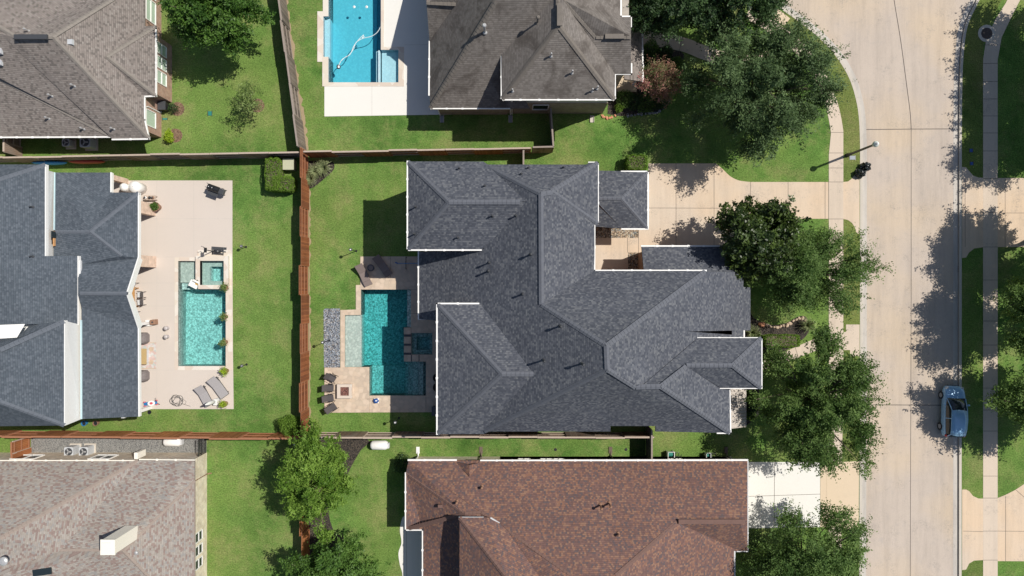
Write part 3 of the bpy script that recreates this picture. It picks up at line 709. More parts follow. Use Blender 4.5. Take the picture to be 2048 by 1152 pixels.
def vent(rf, px, py, z, h=0.45, r=0.055, mat='galv', capr=0.0, lean=0):
    z = surf(rf, px, py, z); a = P(px, py, z); b = MB()
    b.lathe(a + Vector((0, 0, -.1)), [(r * 2.3, 0), (r * 2.1, 0.1), (r * 1.2, .16)], 10)
    b.tube([a + Vector((0, 0, -.1)), a + Vector((0, 0, h))], r, 10)
    if capr: b.lathe(a + Vector((0, 0, h)), [(capr, 0), (capr, .1), (capr * .6, .17)], 12)
    b.build('vent_pipe', M[mat], rf)
def boxvent(rf, px, py, z, size=(0.42, 0.42, 0.2), mat='ltgrey', nrm=None):
    z = surf(rf, px, py, z); b = MB(); b.box(P(px, py, z) + Vector((0, 0, size[2] / 2 - .02)), size, None, 0, 0.85); b.build('roof_vent', M[mat], rf)
def downspout(house, px, py, z, bx, by):
    b = MB(); a = P(px, py, z); g = G(bx, by, 0.1)
    b.tube([a, Vector((g.x, g.y, z - .5)), Vector((g.x, g.y, .15)), g + (g - Vector((a.x, a.y, .1))).normalized() * 0.25], .045, 6); b.build('downspout', M['white'], house)

# ---- house 1: charcoal roof in the middle
h1 = thing('house', 'large two-storey house with charcoal shingle roof in the middle, pool behind it', 'house', G(1150, 590))
E3, E7 = 3.66, 7.5
R1, R2, T1, T2 = (1082, 388, 10.43), (1083, 609, 10.43), (1213, 692, 13.4), (1215, 739, 13.4)
main = [
    [(967, 329, E7), R1, R2, T1, T2, (968, 863, E7)],                                        # west slope
    [G(849, 508, E3), G(975, 508, E7), G(975, 640, E7), G(849, 634, E3)],                    # low west skirt
    [(967, 329, E7), (1196, 329, E7), (1105, 384, 10.1), R1],                                # north
    [R1, (1105, 384, 10.1), (1189, 447, 7.6), (1189, 541, E7), R2],                          # east slope over the court
    [R2, (1189, 541, E7), (1412, 541, E7), T1],                                              # north slope of the tall part
    [T1, (1412, 541, E7), (1415, 544, 7.5), (1470, 544, 5.4), (1470, 548, 5.4), (1487, 548, 4.95), (1487, 574, 4.95), (1501, 575, 4.45), (1501, 661, 4.45), (1464, 661, 5.7), (1375, 663, 8.9), T2],
    [T2, (1375, 663, 8.9), (1464, 669.5, 5.7), (1464, 661, 5.7), (1488, 661, 4.9), (1488, 680, 4.9), (1396, 680, 8.1), (1282, 772, 11.8), (1270, 776, 11.9)],
    [T2, (1270, 776, 11.9), (1282, 773.5, 11.9), (1322, 772.5, 11.9), (1461, 866, 7.4), (1311, 863, E7), (1311, 852, 8.0), (1221, 852, 8.0), (1221, 863, E7), (968, 863, E7)],   # south
    [(1322, 772.5, 11.9), (1373, 733, 10.25), (1441, 777, 8.05), (1459, 777, 7.45), (1461, 866, 7.4)],   # east of the rear ridge
    [(1282, 773.5, 11.9), (1322, 772.5, 11.9), (1373, 733, 10.25), (1396, 676, 8.2)],
]
rf1 = roof(h1, main, M['sh_main'])
b = MB(); q = [(1375, 663, 8.9), (1464, 661, 5.7), (1464, 669.5, 5.7)]; q = [P(*p) for p in q]; dn = Vector((0, 0, -1.6))
for i in range(3): b.face([q[i], q[(i + 1) % 3], q[(i + 1) % 3] + dn, q[i] + dn])
b.face([p + dn for p in q]); b.build('roof_recess', M['black'], h1)
rA = roof(h1, [[(815, 323, E7), (967, 323, E7), (1070, 400, 9.68), (1040, 404, 9.68), (898, 404, 9.68)], [(815, 323, E7), (898, 404, 9.68), (815, 500, E7)],
               [(815, 500, E7), (898, 404, 9.68), (1075, 404, 9.68), (962, 500, E7)]], M['sh_main'])
rF = roof(h1, [[(874, 607, 7.3), (957, 607, 7.3), (967, 608, 7.3), (1082, 748, 10.07), (1004, 748, 10.07)], [(874, 607, 7.3), (1004, 748, 10.07), (874, 868, 7.3)],
               [(874, 868, 7.3), (1004, 748, 10.07), (1085, 748, 10.07), (968, 868, 7.3)]], M['sh_main'])
rD = roof(h1, [[(1196, 325, 7.55), (1196, 447, 7.55), (1103, 382, 10.15)], [(1103, 382, 10.15), (1196, 447, 7.55), (1190, 449, 7.5), (1096, 384, 10.1)], [(1178, 325, 7.55), (1196, 325, 7.55), (1103, 382, 10.15)]], M['sh_main'])
rH = roof(h1, [[(1396, 676, 8.2), (1523, 676, 8.2), (1465, 731, 9.95), (1373, 733, 10.25)], [(1523, 676, 8.2), (1523, 776, 8.2), (1465, 731, 9.95)],
               [(1523, 776, 8.2), (1441, 776, 8.15), (1373, 733, 10.25), (1465, 731, 9.95)]], M['sh_main'])
rJ = roof(h1, [[(1190, 341, 3.8), (1296, 343, 3.8), (1243, 397, 5.1), (1190, 397, 5.1)], [(1296, 343, 3.8), (1296, 458, 3.8), (1243, 397, 5.1)],
               [(1296, 458, 3.8), (1244, 457, 3.8), (1199, 410, 4.85), (1190, 397, 5.1), (1243, 397, 5.1)], [(1190, 405, 5.1), (1244, 457, 3.8), (1190, 453, 3.8)]], M['sh_main'])
rI = roof(h1, [[(1283, 492, 3.8), (1474, 492, 3.8), (1474, 545, 5.1), (1288, 545, 5.0)]], M['sh_main'])
caps(rf1, [(R1, R2), (R2, T1), (T1, T2), (T1, (1412, 542, E7)), (R1, (968, 330, E7)), (R1, (1105, 384, 10.15)), (T2, (968, 863, E7)), (T2, (1272, 775, 11.9)), ((1272, 774, 11.9), (1322, 773, 11.9)), ((1322, 773, 11.9), (1461, 866, 7.4)), ((1322, 773, 11.9), (1373, 733, 10.3))], M['cap_main'], 0.34)
caps(rA, [((898, 404, 9.68), (1040, 404, 9.68)), ((898, 404, 9.68), (815, 323, 7.5)), ((898, 404, 9.68), (815, 500, 7.5))], M['cap_main'], 0.34)
caps(rF, [((1004, 748, 10.07), (1077, 748, 10.07)), ((1004, 748, 10.07), (874, 607, 7.3)), ((1004, 748, 10.07), (874, 868, 7.3))], M['cap_main'], 0.34)
caps(rD, [((1103, 382, 10.15), (1196, 325, 7.55)), ((1103, 382, 10.15), (1196, 447, 7.55))], M['cap_main'], 0.3)
caps(rH, [((1373, 731, 10.25), (1465, 731, 9.95)), ((1465, 731, 9.95), (1523, 676, 8.2)), ((1465, 731, 9.95), (1523, 776, 8.2))], M['cap_main'], 0.3)
caps(rJ, [((1197, 397, 5.1), (1243, 397, 5.1)), ((1243, 397, 5.1), (1296, 343, 3.8)), ((1243, 397, 5.1), (1296, 458, 3.8))], M['cap_main'], 0.26)
for g in ([(815, 323, E7), (815, 500, E7), (962, 500, E7)], [(837, 500, E3), (837, 638, E3), (874, 638, 3.7)], [(957, 607, 7.3), (874, 607, 7.3), (874, 868, 7.3)],
          [(1178, 325, 7.5), (1196, 325, 7.5), (1196, 447, 7.5), (1190, 448, 7.5)], [(1189, 449, 7.5), (1189, 541, 7.5), (1412, 541, 7.5)],
          [(1243, 343, 3.8), (1296, 343, 3.8), (1296, 458, 3.8), (1244, 458, 3.8)], [(1283, 492, 3.8), (1438, 492, 3.8)],
          [(1396, 676, 8.15), (1523, 676, 8.15), (1523, 776, 8.15), (1441, 776, 8.1)], [(1459, 778, 7.4), (1461, 866, 7.4), (1435, 866, 7.4)], [(1488, 662, 4.9), (1488, 676, 4.9)]):
    gutter(h1, g)
for (x, y, h) in ((919, 337, .3), (970, 372, .3), (832, 414, .35), (830, 468, .35), (916, 475, .3), (985, 432, .4), (1032, 432, .4), (1057, 336, .3), (1127, 335, .3), (1043, 348, .25)):
    z = {True: 8.3, False: 8.3}[True]
    # height of the slope under the vent
    vent(rA if x < 1040 and not (x > 1020) else rf1, x, y, {919: 7.75, 970: 8.75, 832: 7.9, 830: 7.85, 916: 8.2, 985: 9.1, 1032: 9.0, 1057: 7.8, 1127: 7.75, 1043: 8.3}[x], h, .05, 'dkgrey', .07)
def westz(px):   # height of the big west slope under a pixel
    z = 7.0
    for _ in range(30): z = 3.66 + 0.73 * ((px - 1024) * (1 - z / H) + 175) / S
    return z
for x, y, h, c in ((979, 525, .65, 0), (978, 542, .65, 0), (1062, 509, .5, .10), (1046, 588, .45, 0), (1121, 652, .6, .10), (1088, 720, .8, .09), (1165, 727, .7, .10)):
    vent(rf1, x, y, westz(x), h, .06, 'dkgrey', c or .08)
for r, z in (((852, 366, 1062, 500), 7.35), ((975, 372, 1158, 602), 7.35), ((1000, 556, 1345, 815), 7.35), ((903, 612, 1005, 820), 7.15), ((860, 508, 985, 626), 3.5), ((1345, 560, 1448, 650), 4.2),
             ((1335, 670, 1443, 738), 8.0), ((1335, 735, 1392, 815), 7.2), ((1190, 800, 1346, 811), 7.3), ((1155, 366, 1268, 440), 3.65), ((1276, 506, 1440, 566), 3.65)):
    wall(h1, r, 0, z, M['brick_brown'])
b = MB(); a = [P(1459, 777, 3.9), P(1492, 776, 3.3), P(1492, 853, 3.3), P(1459, 857, 3.9)]
b.face(a[::-1])
for i in range(13):
    t = i / 12; b.bar(a[0].lerp(a[3], t) + Vector((0, 0, .03)), a[1].lerp(a[2], t) + Vector((0, 0, .03)), .04, .06)
for i in (0, 1, 2, 3): b.bar(a[i] + Vector((0, 0, -.08)), a[(i + 1) % 4] + Vector((0, 0, -.08)), .04, .2)
b.build('bay_roof', M['greige'], h1)
wall(h1, (1390, 766, 1448, 836), 0, 3.1, M['brick_brown'])
for a0, a1 in ((400, 425), (450, 480)): window(h1, 'W', 852, a0, a1, 4.5, 6.4)
for a0, a1 in ((640, 680), (720, 760), (780, 800)): window(h1, 'W', 903, a0, a1, 1.0, 2.6)
for a0, a1 in ((470, 500), (510, 535)): window(h1, 'E', 1158, a0, a1, 1.0, 2.6)
b = MB(); b.box(G(1158.5, 400, 1.2), (.08, 1.0, 2.2)); b.build('door', M['dkgrey'], h1)
b = MB(); b.box(G(1268.6, 403, 1.15), (.08, 2.6, 2.2)); b.build('garage_door', M['white'], h1)

# ---- house 2: weathered grey roof at the top
h2 = thing('house', 'weathered grey-brown roofed house with white gutters, right of the blue pool', 'house', G(1080, 80))
k2 = [[(860, 217, 3.5), (859, 83, 3.5), (912, 7, 6.1), (950, -45, 7.9), (1005, -20, 10.0), (992, 0, 9.5)],
      [(860, 217, 3.5), (992, 0, 9.5), (1005, -20, 10.0), (1117, -20, 10.0), (1117, -14, 9.85), (1003, 109, 6.6), (1060, 217, 3.5)],
      [(853, 7, 6.0), (912, 7, 6.1), (859, 83, 3.5)], [(853, 7, 6.0), (912, 7, 6.1), (950, -45, 7.9), (853, -80, 3.5)]]
rK = roof(h2, k2, M['sh_aged'])
roof(h2, [[(950, -45, 7.9), (1005, -20, 10.0), (1117, -20, 10.0), (1110, -80, 9.8), (1242, -80, 6.8), (1242, -260, 3.5), (853, -260, 3.5), (853, -80, 3.5)]], M['sh_aged'])
rL = roof(h2, [[(1003, 199.5, 6.5), (1003, 108, 6.6), (1117, -14, 9.85), (1117, 50, 9.85)], [(1003, 199.5, 6.5), (1117, 50, 9.85), (1230, 199.5, 6.5)],
               [(1230, 199.5, 6.5), (1117, 50, 9.85), (1117, -14, 9.85), (1128, 0, 9.85), (1150, 32, 9.1), (1230, 148, 6.55)]], M['sh_aged'])
rM = roof(h2, [[(1128, 0, 9.85), (1192, 73, 8.2), (1262, 73, 8.2), (1262, 148, 6.5), (1230, 148, 6.5), (1150, 32, 9.1)],
               [(1128, 0, 9.85), (1117, -14, 9.85), (1110, -80, 9.8), (1242, -80, 6.8), (1242, 33, 6.9), (1262, 33, 6.9), (1262, 73, 8.2), (1192, 73, 8.2)]], M['sh_aged'])
rN = roof(h2, [[(1263, 8, 3.8), (1284, 9, 3.1), (1286, 163, 3.1), (1249, 158, 4.1), (1240, 40, 4.3)]], M['sh_taupe'])
caps(rK, [((860, 217, 3.5), (992, 0, 9.5)), ((853, 4, 6.1), (912, 7, 6.15))], M['cap_aged'], 0.36)
caps(rL, [((1117, 50, 9.85), (1117, -14, 9.85)), ((1117, 50, 9.85), (1003, 199.5, 6.5)), ((1117, 50, 9.85), (1230, 199.5, 6.5))], M['cap_aged'], 0.36)
caps(rM, [((1128, 0, 9.85), (1192, 73, 8.2)), ((1192, 73, 8.2), (1262, 73, 8.2))], M['cap_aged'], 0.36)
b = MB(); b.box(P(1229, 73, 8.3), (1.35, .34, .14)); b.build('ridge_vent', M['cap_aged'], rM)
b = MB(); b.box(P(1119, 30, 9.98), (.34, 1.5, .14)); b.build('ridge_vent', M['cap_aged'], rL)
for g in ([(859, 83, 3.5), (858, 190, 3.5)], [(862, 217, 3.5), (1019, 217, 3.5)], [(1003, 109, 6.5), (1003, 199.5, 6.5), (1230, 199.5, 6.5), (1230, 150, 6.5)],
          [(1230, 148, 6.45), (1263, 148, 6.45), (1263, 128, 6.45)], [(1242, -10, 6.9), (1242, 33, 6.9), (1262, 33, 6.9), (1262, 53, 6.9)], [(1284, 9, 3.1), (1286, 163, 3.1)]): gutter(h2, g)
vent(rK, 970, 64, 8.1, 1.2, .08, 'galv', .15); vent(rL, 1075, 45, 9.0, .9, .07, 'cap_aged', .14)
for x, y, z, h in ((1102, 112, 8.6, .45), (1144, 146, 7.8, .45), (1184, 182, 6.9, .45), (1194, 177, 7.0, .45), (1025, 182, 6.9, .35)): vent(rL, x, y, z, h, .055, 'galv', .07)
for r, z, m_ in (((880, -190, 1015, 229), 3.4, 'brick_tan'), ((1015, -190, 1205, 227), 3.2, 'brick_tan'), ((1205, 20, 1232, 178), 6.3, 'brick_tan'), ((1205, -80, 1222, 40), 6.6, 'brick_tan')): wall(h2, r, 0, z, M[m_])
b = MB(); b.prism(sh(rect(1016, -80, 1204, 226)), 3.2, 6.4, 0); b.build('wall', M['siding'], h2)
b = MB(); b.box(G(1268, 96, 1.45), (.25, .25, 2.9)); b.build('column', M['white'], h2)
b = MB(); b.box(G(1266, 168, 1.45), (.25, .25, 2.9)); b.build('column', M['white'], h2)
b = MB(); b.prism(sh(rect(1225, 92, 1272, 184)), 0, .06, 0); b.build('porch_floor', M['tan_conc'], h2)
window(h2, 'S', 227, 1064, 1094, 1.35, 2.75, panes=1)
downspout(h2, 880, 217, 3.4, 881, 231); downspout(h2, 1019, 217, 3.4, 1021, 230); downspout(h2, 1023, 200, 6.3, 1024, 229)

# ---- house 3: taupe roof top left
h3 = thing('house', 'single-storey house with taupe shingle roof and red brick walls, at the top left', 'house', G(200, 150))
e = 2.8
r3 = roof(h3, [[(105, 73, 7.4), (289, -42, e), (289, 240, e), (298, 277, e)], [(105, 73, 7.4), (298, 277, e), (225, 278, e), (0, 68, 7.4), (30, 73, 7.4)],
               [(0, 68, 7.4), (225, 272, e), (0, 157, 5.2), (-60, 126, 6.2), (-60, 14, 7.4)], [(225, 273, e), (-60, 274, e), (-60, 126, 6.2), (0, 157, 5.2)],
               [(105, 73, 7.4), (289, -42, e), (100, -200, 5), (-60, -100, 5.5), (-60, 60, 7.4), (0, 68, 7.4), (30, 73, 7.4)]], M['sh_taupe'])
r3b = roof(h3, [[(312, 52, e), (312, 192, e), (213, 113, 4.9)], [(312, 52, e), (213, 113, 4.9), (196, 113, 5.0), (280, 52, e)], [(312, 192, e), (285, 192, e), (196, 114, 5.0), (213, 113, 4.9)]], M['sh_taupe'])
caps(r3, [((105, 73, 7.4), (289, -42, e)), ((105, 73, 7.4), (298, 277, e)), ((30, 73, 7.4), (105, 73, 7.4)), ((0, 157, 5.2), (225, 273, e)), ((-40, 30, 7.4), (30, 73, 7.4))], M['cap_taupe'], .34)
caps(r3b, [((213, 113, 4.9), (312, 52, e)), ((213, 113, 4.9), (312, 192, e))], M['cap_taupe'], .3)
b = MB(); b.box(P(62, 74, 7.55), (2.4, .34, .16)); b.build('ridge_vent', M['dkgrey'], r3)
for g in ([(312, 60, e), (312, 192, e), (289, 193, e)], [(289, 195, e), (290, 240, e), (298, 278, e), (225, 279, e)], [(222, 274, e), (-60, 275, e)]): gutter(h3, g)
for x, y, z in ((142, 85, 6.6), (255, 124, 4.2)): boxvent(r3, x, y, z)
for x, y, z in ((2, 103, 7.0), (2, 126, 6.6)): boxvent(r3, x, y, z, (.3, .45, .25))
for x, y, z in ((149, 172, 5.3), (104, 192, 4.9), (98, 237, 3.9), (168, 258, 3.3), (228, 258, 3.3), (57, 62, 7.2)): vent(r3, x, y, z, .35, .05, 'galv', .08)
wall(h3, (-90, -90, 323, 275), 0, 2.7, M['brick_red']); wall(h3, (300, 92, 344, 205), 0, 2.7, M['brick_red'])
for l, a0, a1, bl in ((323, -8, 12, 0), (323, 18, 60, 1), (323, 233, 263, 1), (344, 104, 124, 1), (344, 130, 152, 1), (344, 158, 181, 1)): window(h3, 'E', l, a0, a1, 1.0, 2.45, True, 1 if l == 323 and a0 > 200 else 1, horiz=l != 323 or a0 < 200)
downspout(h3, 290, 215, 2.7, 324, 227)

# ---- house 4: slate blue roof, left
h4 = thing('house', 'house with slate blue roof and bright white upper walls, left of the patio pool', 'house', G(170, 590))
r4 = roof(h4, [[(91, 329, 6.2), (-60, 377, 8.5), (-60, 650, 8.3), (50, 648, 7.0), (120, 649, 5.8), (156, 650, 5.15), (156, 512, 5.15), (91, 512, 6.2)], [(91, 329, 6.2), (-60, 329, 6.2), (-60, 377, 8.5)]], M['sh_blue'])
r4t = roof(h4, [[(129, 642, 6.9), (129, 851, 6.9), (0, 804, 9.4), (-60, 782, 10), (-60, 727, 10), (0, 700, 9.2)], [(129, 642, 6.9), (0, 700, 9.2), (-60, 727, 10), (-60, 685, 7.3), (34, 676, 7.1), (60, 650, 6.3)],
                [(129, 851, 6.9), (-60, 853, 6.9), (-60, 782, 10), (0, 804, 9.4)]], M['sh_blue'])
r4l = roof(h4, [[(109, 345, 4.9), (222, 345, 4.0), (222, 385, 4.2), (277, 385, 4.2), (180, 463, 5.4), (107, 463, 5.4)], [(107, 463, 5.4), (180, 463, 5.4), (243, 512, 4.7), (158, 530, 4.7), (107, 530, 4.9)],
                [(277, 385, 4.2), (180, 463, 5.4), (243, 512, 4.7), (277, 516, 4.2)], [(277, 516, 4.2), (254, 587, 5.8), (156, 587, 5.8), (156, 530, 4.7), (243, 512, 4.7)],
                [(254, 587, 5.8), (277, 655, 4.2), (163, 615, 5.2), (156, 587, 5.8)], [(163, 615, 5.2), (277, 655, 4.2), (278, 833, 4.2), (162, 838, 5.2)]], M['sh_blue'])
caps(r4, [((91, 329, 6.2), (-60, 377, 8.5))], M['cap_blue'], .3)
caps(r4t, [((129, 642, 6.9), (0, 700, 9.2)), ((129, 851, 6.9), (0, 804, 9.4))], M['cap_blue'], .34)
caps(r4l, [((110, 463, 5.4), (180, 463, 5.4)), ((180, 463, 5.4), (277, 385, 4.2)), ((180, 463, 5.4), (243, 512, 4.7)), ((160, 587, 5.8), (254, 587, 5.8))], M['cap_blue'], .3)
for f in ([(91, 329, 6.2), (91, 512, 6.2)], [(156, 512, 5.15), (156, 650, 5.15)], [(129, 641, 6.9), (129, 851, 6.9)], [(222, 345, 4.0), (222, 385, 4.2)], [(277, 385, 4.2), (277, 516, 4.2)], [(277, 655, 4.2), (278, 833, 4.2)]): fascia(h4, f)
fascia(h4, [(277, 516, 4.2), (254, 587, 5.8), (277, 655, 4.2)], hgt=.55)
b = MB(); q = [P(-60, 652, 8.0), P(50, 648, 7.2), P(34, 675, 7.35), P(-60, 681, 8.0)]; b.face(q); b.face([q[3], q[2], q[2] + Vector((0, 0, -.25)), q[3] + Vector((0, 0, -.25))]); b.build('cricket_roof', M['white'], h4)
def wq(h, pts, mat, name='wall'):
    b = MB(); b.face([P(*p) for p in pts]); return b.build(name, mat, h)
wq(h4, [(92.5, 340, 6.1), (110, 345, 4.7), (110, 512, 4.7), (92.5, 512, 6.1)], M['white'])
wq(h4, [(131, 642, 6.8), (163, 650, 4.7), (163, 838, 4.9), (131, 851, 6.8)], M['white'])
wall(h4, (-90, 368, 184, 520), 0, 5.9, M['white']); wall(h4, (-90, 515, 228, 640), 0, 4.7, M['white']); wall(h4, (-90, 672, 231, 806), 0, 6.6, M['white']); wall(h4, (110, 640, 231, 680), 0, 6.0, M['white']); wall(h4, (100, 395, 236, 800), 0, 3.7, M['brick_pink'])
for z in (5.0, 5.6): b = MB(); b.box(P(99, 469 if z > 5.3 else 482, z) + Vector((.3, 0, 0)), (.08, .5, .5)); b.build('window', M['glass'], h4)
M['rust'] = m_plain('rust_stain', (0.62, 0.33, 0.14), 0.8, var=0.3)
b = MB(); b.bar(P(108.5, 462, 5.5), P(108.5, 492, 5.4), .06, .22); b.build('rust_stain', M['rust'], h4)
b = MB(); b.bar(P(161, 521, 4.9), P(161, 550, 4.95), .12, .2); b.build('window', M['siding'], h4)
M['pale_aqua'] = m_plain('pale_aqua_flashing', (0.50, 0.66, 0.70), 0.5, var=0.05)
b = MB(); b.bar(P(162.5, 640, 5.3), P(163, 838, 5.25), .1, .1); b.build('flashing', M['pale_aqua'], h4)
b = MB(); b.bar(P(109.5, 345, 5.0), P(108.5, 460, 5.45), .08, .08); b.build('flashing', M['pale_aqua'], h4)
for r in ((299, 409, 312, 432), (299, 513, 313, 535), (245, 358, 257, 368)):
    b = MB(); b.prism(sh(rect(*r)), 0, 4.0 if r[0] > 290 else 3.1, 0); b.build('column', M['brick_pink'], h4)
b = MB(); b.box(G(299, 646, 2.0), (.22, .22, 4.0)); b.box(G(299, 646, .1), (.5, .5, .2)); b.build('column', M['white'], h4)
b = MB(); b.box(G(300, 815, 2.0), (.25, .25, 4.0)); b.build('column', M['white'], h4)
vent(r4, 65, 414, 7.0, .35, .05, 'dkgrey'); vent(r4, 65, 513, 7.0, .35, .05, 'dkgrey')

# ---- house 5: beige and red speckled roof, bottom left
h5 = thing('house', 'house with speckled beige and dusty red roof and cream chimney, at the bottom left', 'house', G(200, 1080))
e = 2.8
r5 = roof(h5, [[(-60, 921, e), (277, 921, e), (0, 1077, 7), (-60, 1110, 7.8)], [(277, 921, e), (0, 1077, 7), (-60, 1110, 7.8), (-60, 1160, 7.0), (120, 1102, 5.5)],
               [(277, 921, e), (389, 922, e), (389, 960, e), (245, 1102, 5.5), (120, 1102, 5.5)], [(389, 960, e), (389, 1250, e), (245, 1102, 5.5)],
               [(245, 1102, 5.5), (389, 1250, e), (-60, 1290, e), (-60, 1160, 7.0), (120, 1102, 5.5)]], M['sh_multi'])
caps(r5, [((277, 921, e), (0, 1077, 7)), ((389, 960, e), (245, 1102, 5.5)), ((120, 1102, 5.5), (245, 1102, 5.5)), ((245, 1102, 5.5), (389, 1250, e))], M['cap_multi'], .32)
b = MB(); tp = [P(205, 1081, 7.9), P(229, 1079, 7.9), P(227, 1108, 7.9), P(205, 1108, 7.9)]; cx = sum((p.x for p in tp)) / 4; cy = sum((p.y for p in tp)) / 4
b.box((cx, cy, 6.4), (.95, 1.0, 3.0)); b.box((cx, cy, 7.93), (1.05, 1.1, .1)); ch = b.build('chimney', M['cream'], r5)
b = MB(); b.box((cx - .05, cy, 8.02), (.6, .7, .08)); b.build('chimney_cap', M['cream'], r5)
b = MB(); b.bar(P(66, 1146, 6.3), P(103, 1141, 6.2), .5, .12); b.build('skylight', M['glass'], r5)
b = MB(); b.lathe(P(8, 1122, 7.5), [(.32, 0), (.32, .1), (.2, .18), (.02, .2)], 20); b.build('roof_vent', M['galv'], r5)
b = MB(); b.lathe(P(273, 1105, 5.0), [(.14, 0), (.14, .1), (.02, .15)], 14); b.build('roof_vent', M['galv'], r5)
wall(h5, (-90, 905, 414, 1260), 0, 2.7, M['stone_cream'])
for a0, a1 in ((1050, 1068), (1076, 1094), (1102, 1120)): window(h5, 'E', 414, a0, a1, .95, 2.2, horiz=True)
for a0, a1 in ((60, 105), (210, 250)): window(h5, 'N', 905, a0, a1, .95, 2.3)
gutter(h5, [(0, 921, e), (277, 921, e), (277, 919, e), (389, 920, e)], M['cream'], .08); gutter(h5, [(389, 962, e), (389, 1250, e)], M['cap_multi'], .08)
b = MB(); b.tube([P(386, 961, 2.7), G(414.8, 947, 2.3), G(416, 947, .1), G(424, 946, .05)], .045, 6); b.build('downspout', M['terracotta'], h5)
b = MB(); b.box(P(280, 908, 2.4), (.28, .5, 1.2)); b.build('wing_wall', M['cream'], h5)

# ---- house 6: brown roof at the bottom
h6 = thing('house', 'house with autumn brown shingle roof and a long white gutter, at the bottom', 'house', G(1150, 1080))
e = 3.1
r6 = roof(h6, [[(817, 921, e), (1495, 921, e), (1495, 1043, 5.9), (1480, 1043, 6.0), (1356, 1043, 6.0), (1354, 1045, 6.0), (1232, 1152, 8.3), (1200, 1180, 8.9), (1160, 1180, 8.9), (1140, 1152, 8.3), (998, 1050, 6.0), (962, 1026, 5.7), (930, 1028, 5.66), (812, 946, e)],
               [(812, 946, e), (930, 1028, 5.66), (962, 1026, 5.7), (962, 1180, 5.7), (845, 1180, e), (845, 1060, e), (811, 1060, e)],
               [(998, 1050, 6.1), (1140, 1152, 8.3), (1160, 1180, 8.9), (1095, 1180, 8.2), (1080, 1152, 7.9), (1015, 1062, 6.5)],
               [(1354, 1045, 6.0), (1232, 1152, 8.3), (1200, 1180, 8.9), (1468, 1180, 3.6), (1468, 1097, 3.6)],
               [(1354, 1045, 6.0), (1468, 1097, 3.5), (1480, 1043, 6.0), (1356, 1043, 6.0)], [(1480, 1043, 6.0), (1495, 1043, 5.5), (1495, 1102, 3.3), (1468, 1102, 3.4), (1468, 1097, 3.5)]], M['sh_brown'])
roof(h6, [[(1200, 1180, 8.9), (1468, 1180, 3.6), (1468, 1420, e)], [(1035, 1180, 9.5), (1095, 1180, 8.35), (1160, 1180, 8.9), (1200, 1180, 8.9), (1468, 1420, e), (845, 1420, e)],
               [(845, 1180, e), (962, 1180, 5.7), (919, 1180, 6.6), (1035, 1180, 9.5), (845, 1420, e)]], M['sh_brown'])
r6x = roof(h6, [[(919, 1035, 6.6), (919, 1180, 6.6), (1035, 1180, 9.5), (1010, 1152, 9.0)], [(919, 1035, 6.6), (1010, 1152, 9.0), (1035, 1180, 9.5), (1095, 1178, 8.35), (1080, 1152, 8.0), (1015, 1062, 6.65), (1000, 1047, 6.6), (975, 1035, 6.6)]], M['sh_brown'])
r6d = roof(h6, [[(910, 924, 3.1), (939, 953, 4.0), (939, 930, 4.05)], [(939, 953, 4.0), (939, 930, 4.05), (962, 925, 3.1)]], M['sh_brown'])
caps(r6, [((812, 946, e), (930, 1028, 5.66)), ((930, 1028, 5.66), (962, 1026, 5.7)), ((962, 1026, 5.7), (1140, 1152, 8.3)), ((1354, 1045, 6.0), (1232, 1152, 8.3)), ((1356, 1043, 6.05), (1490, 1043, 6.05)), ((930, 1028, 5.66), (815, 1058, e))], M['cap_brown'], .32)
caps(r6x, [((919, 1035, 6.6), (1010, 1152, 9.0)), ((1010, 1152, 9.0), (1035, 1180, 9.5))], M['cap_brown'], .32)
b = MB(); b.bar(P(1357, 1043, 6.12), P(1490, 1043, 6.12), .34, .1); b.build('ridge_vent', M['cap_brown'], r6)
for g in ([(817, 920, e), (912, 920, e)], [(962, 921, e), (1495, 920, e)], [(811, 946, e), (811, 1060, e), (845, 1060, e), (845, 1180, e)], [(919, 1035, 6.55), (966, 1035, 6.55)], [(982, 1036, 6.55), (998, 1046, 6.55)], [(1495, 921, e), (1495, 1102, 3.25), (1469, 1102, 3.3), (1469, 1180, 3.5)]): gutter(h6, g, M['white'] if g[0][0] < 1400 and g[0][1] < 1034 else M['siding'], .13 if g[0][1] < 930 else .09)
for x, y, z in ((964, 973, 4.2), (914, 1003, 4.6), (1236, 1067, 6.4)): vent(r6, x, y, z, .35, .06, 'terracotta', .1)
vent(r6, 1218, 1006, 5.0, .9, .06, 'terracotta', .1); vent(r6, 1200, 1010, 5.1, .9, .06, 'terracotta', .1)
boxvent(r6, 881, 1011, 4.5, (.4, .25, .25), 'cap_brown')
for r, z in (((833, 913, 1450, 1026), 3.0), ((1000, 913, 1461, 1060), 3.0), ((865, 1000, 1436, 1365), 3.0), ((1000, 1000, 1330, 1200), 4.4)): wall(h6, r, 0, z, M['stone_cream'])
wall(h6, (939, 990, 975, 1260), 3.0, 6.5, M['brick_brown'])
for a0, a1 in ((1036, 1060), (1080, 1104), (1106, 1126)): window(h6, 'N', 913, a0, a1, .9, 2.4)
for a0 in (1330, 1346): window(h6, 'N', 913, a0, a0 + 12, .9, 2.3)
for x in (837, 963, 1222, 1453):
    b = MB(); b.tube([P(x, 920, 3.0), G(x, 911, 2.6), G(x, 911, .15), G(x - 1, 903, .06)], .055, 6); b.box(G(x - 1, 900, .04), (.28, .55, .06)); b.build('downspout', M['white'] if x < 900 else M['bark'], h6)
sheet('patio', smooth_path([(850, 1030), (812, 1032), (804, 1038), (800, 1060), (803, 1085), (797, 1106), (800, 1130), (805, 1152), (800, 1200), (850, 1205)], 4), 0.03, 'white_conc', 0.04, joints=[((813, 1035), (814, 1200))], jw=.02)
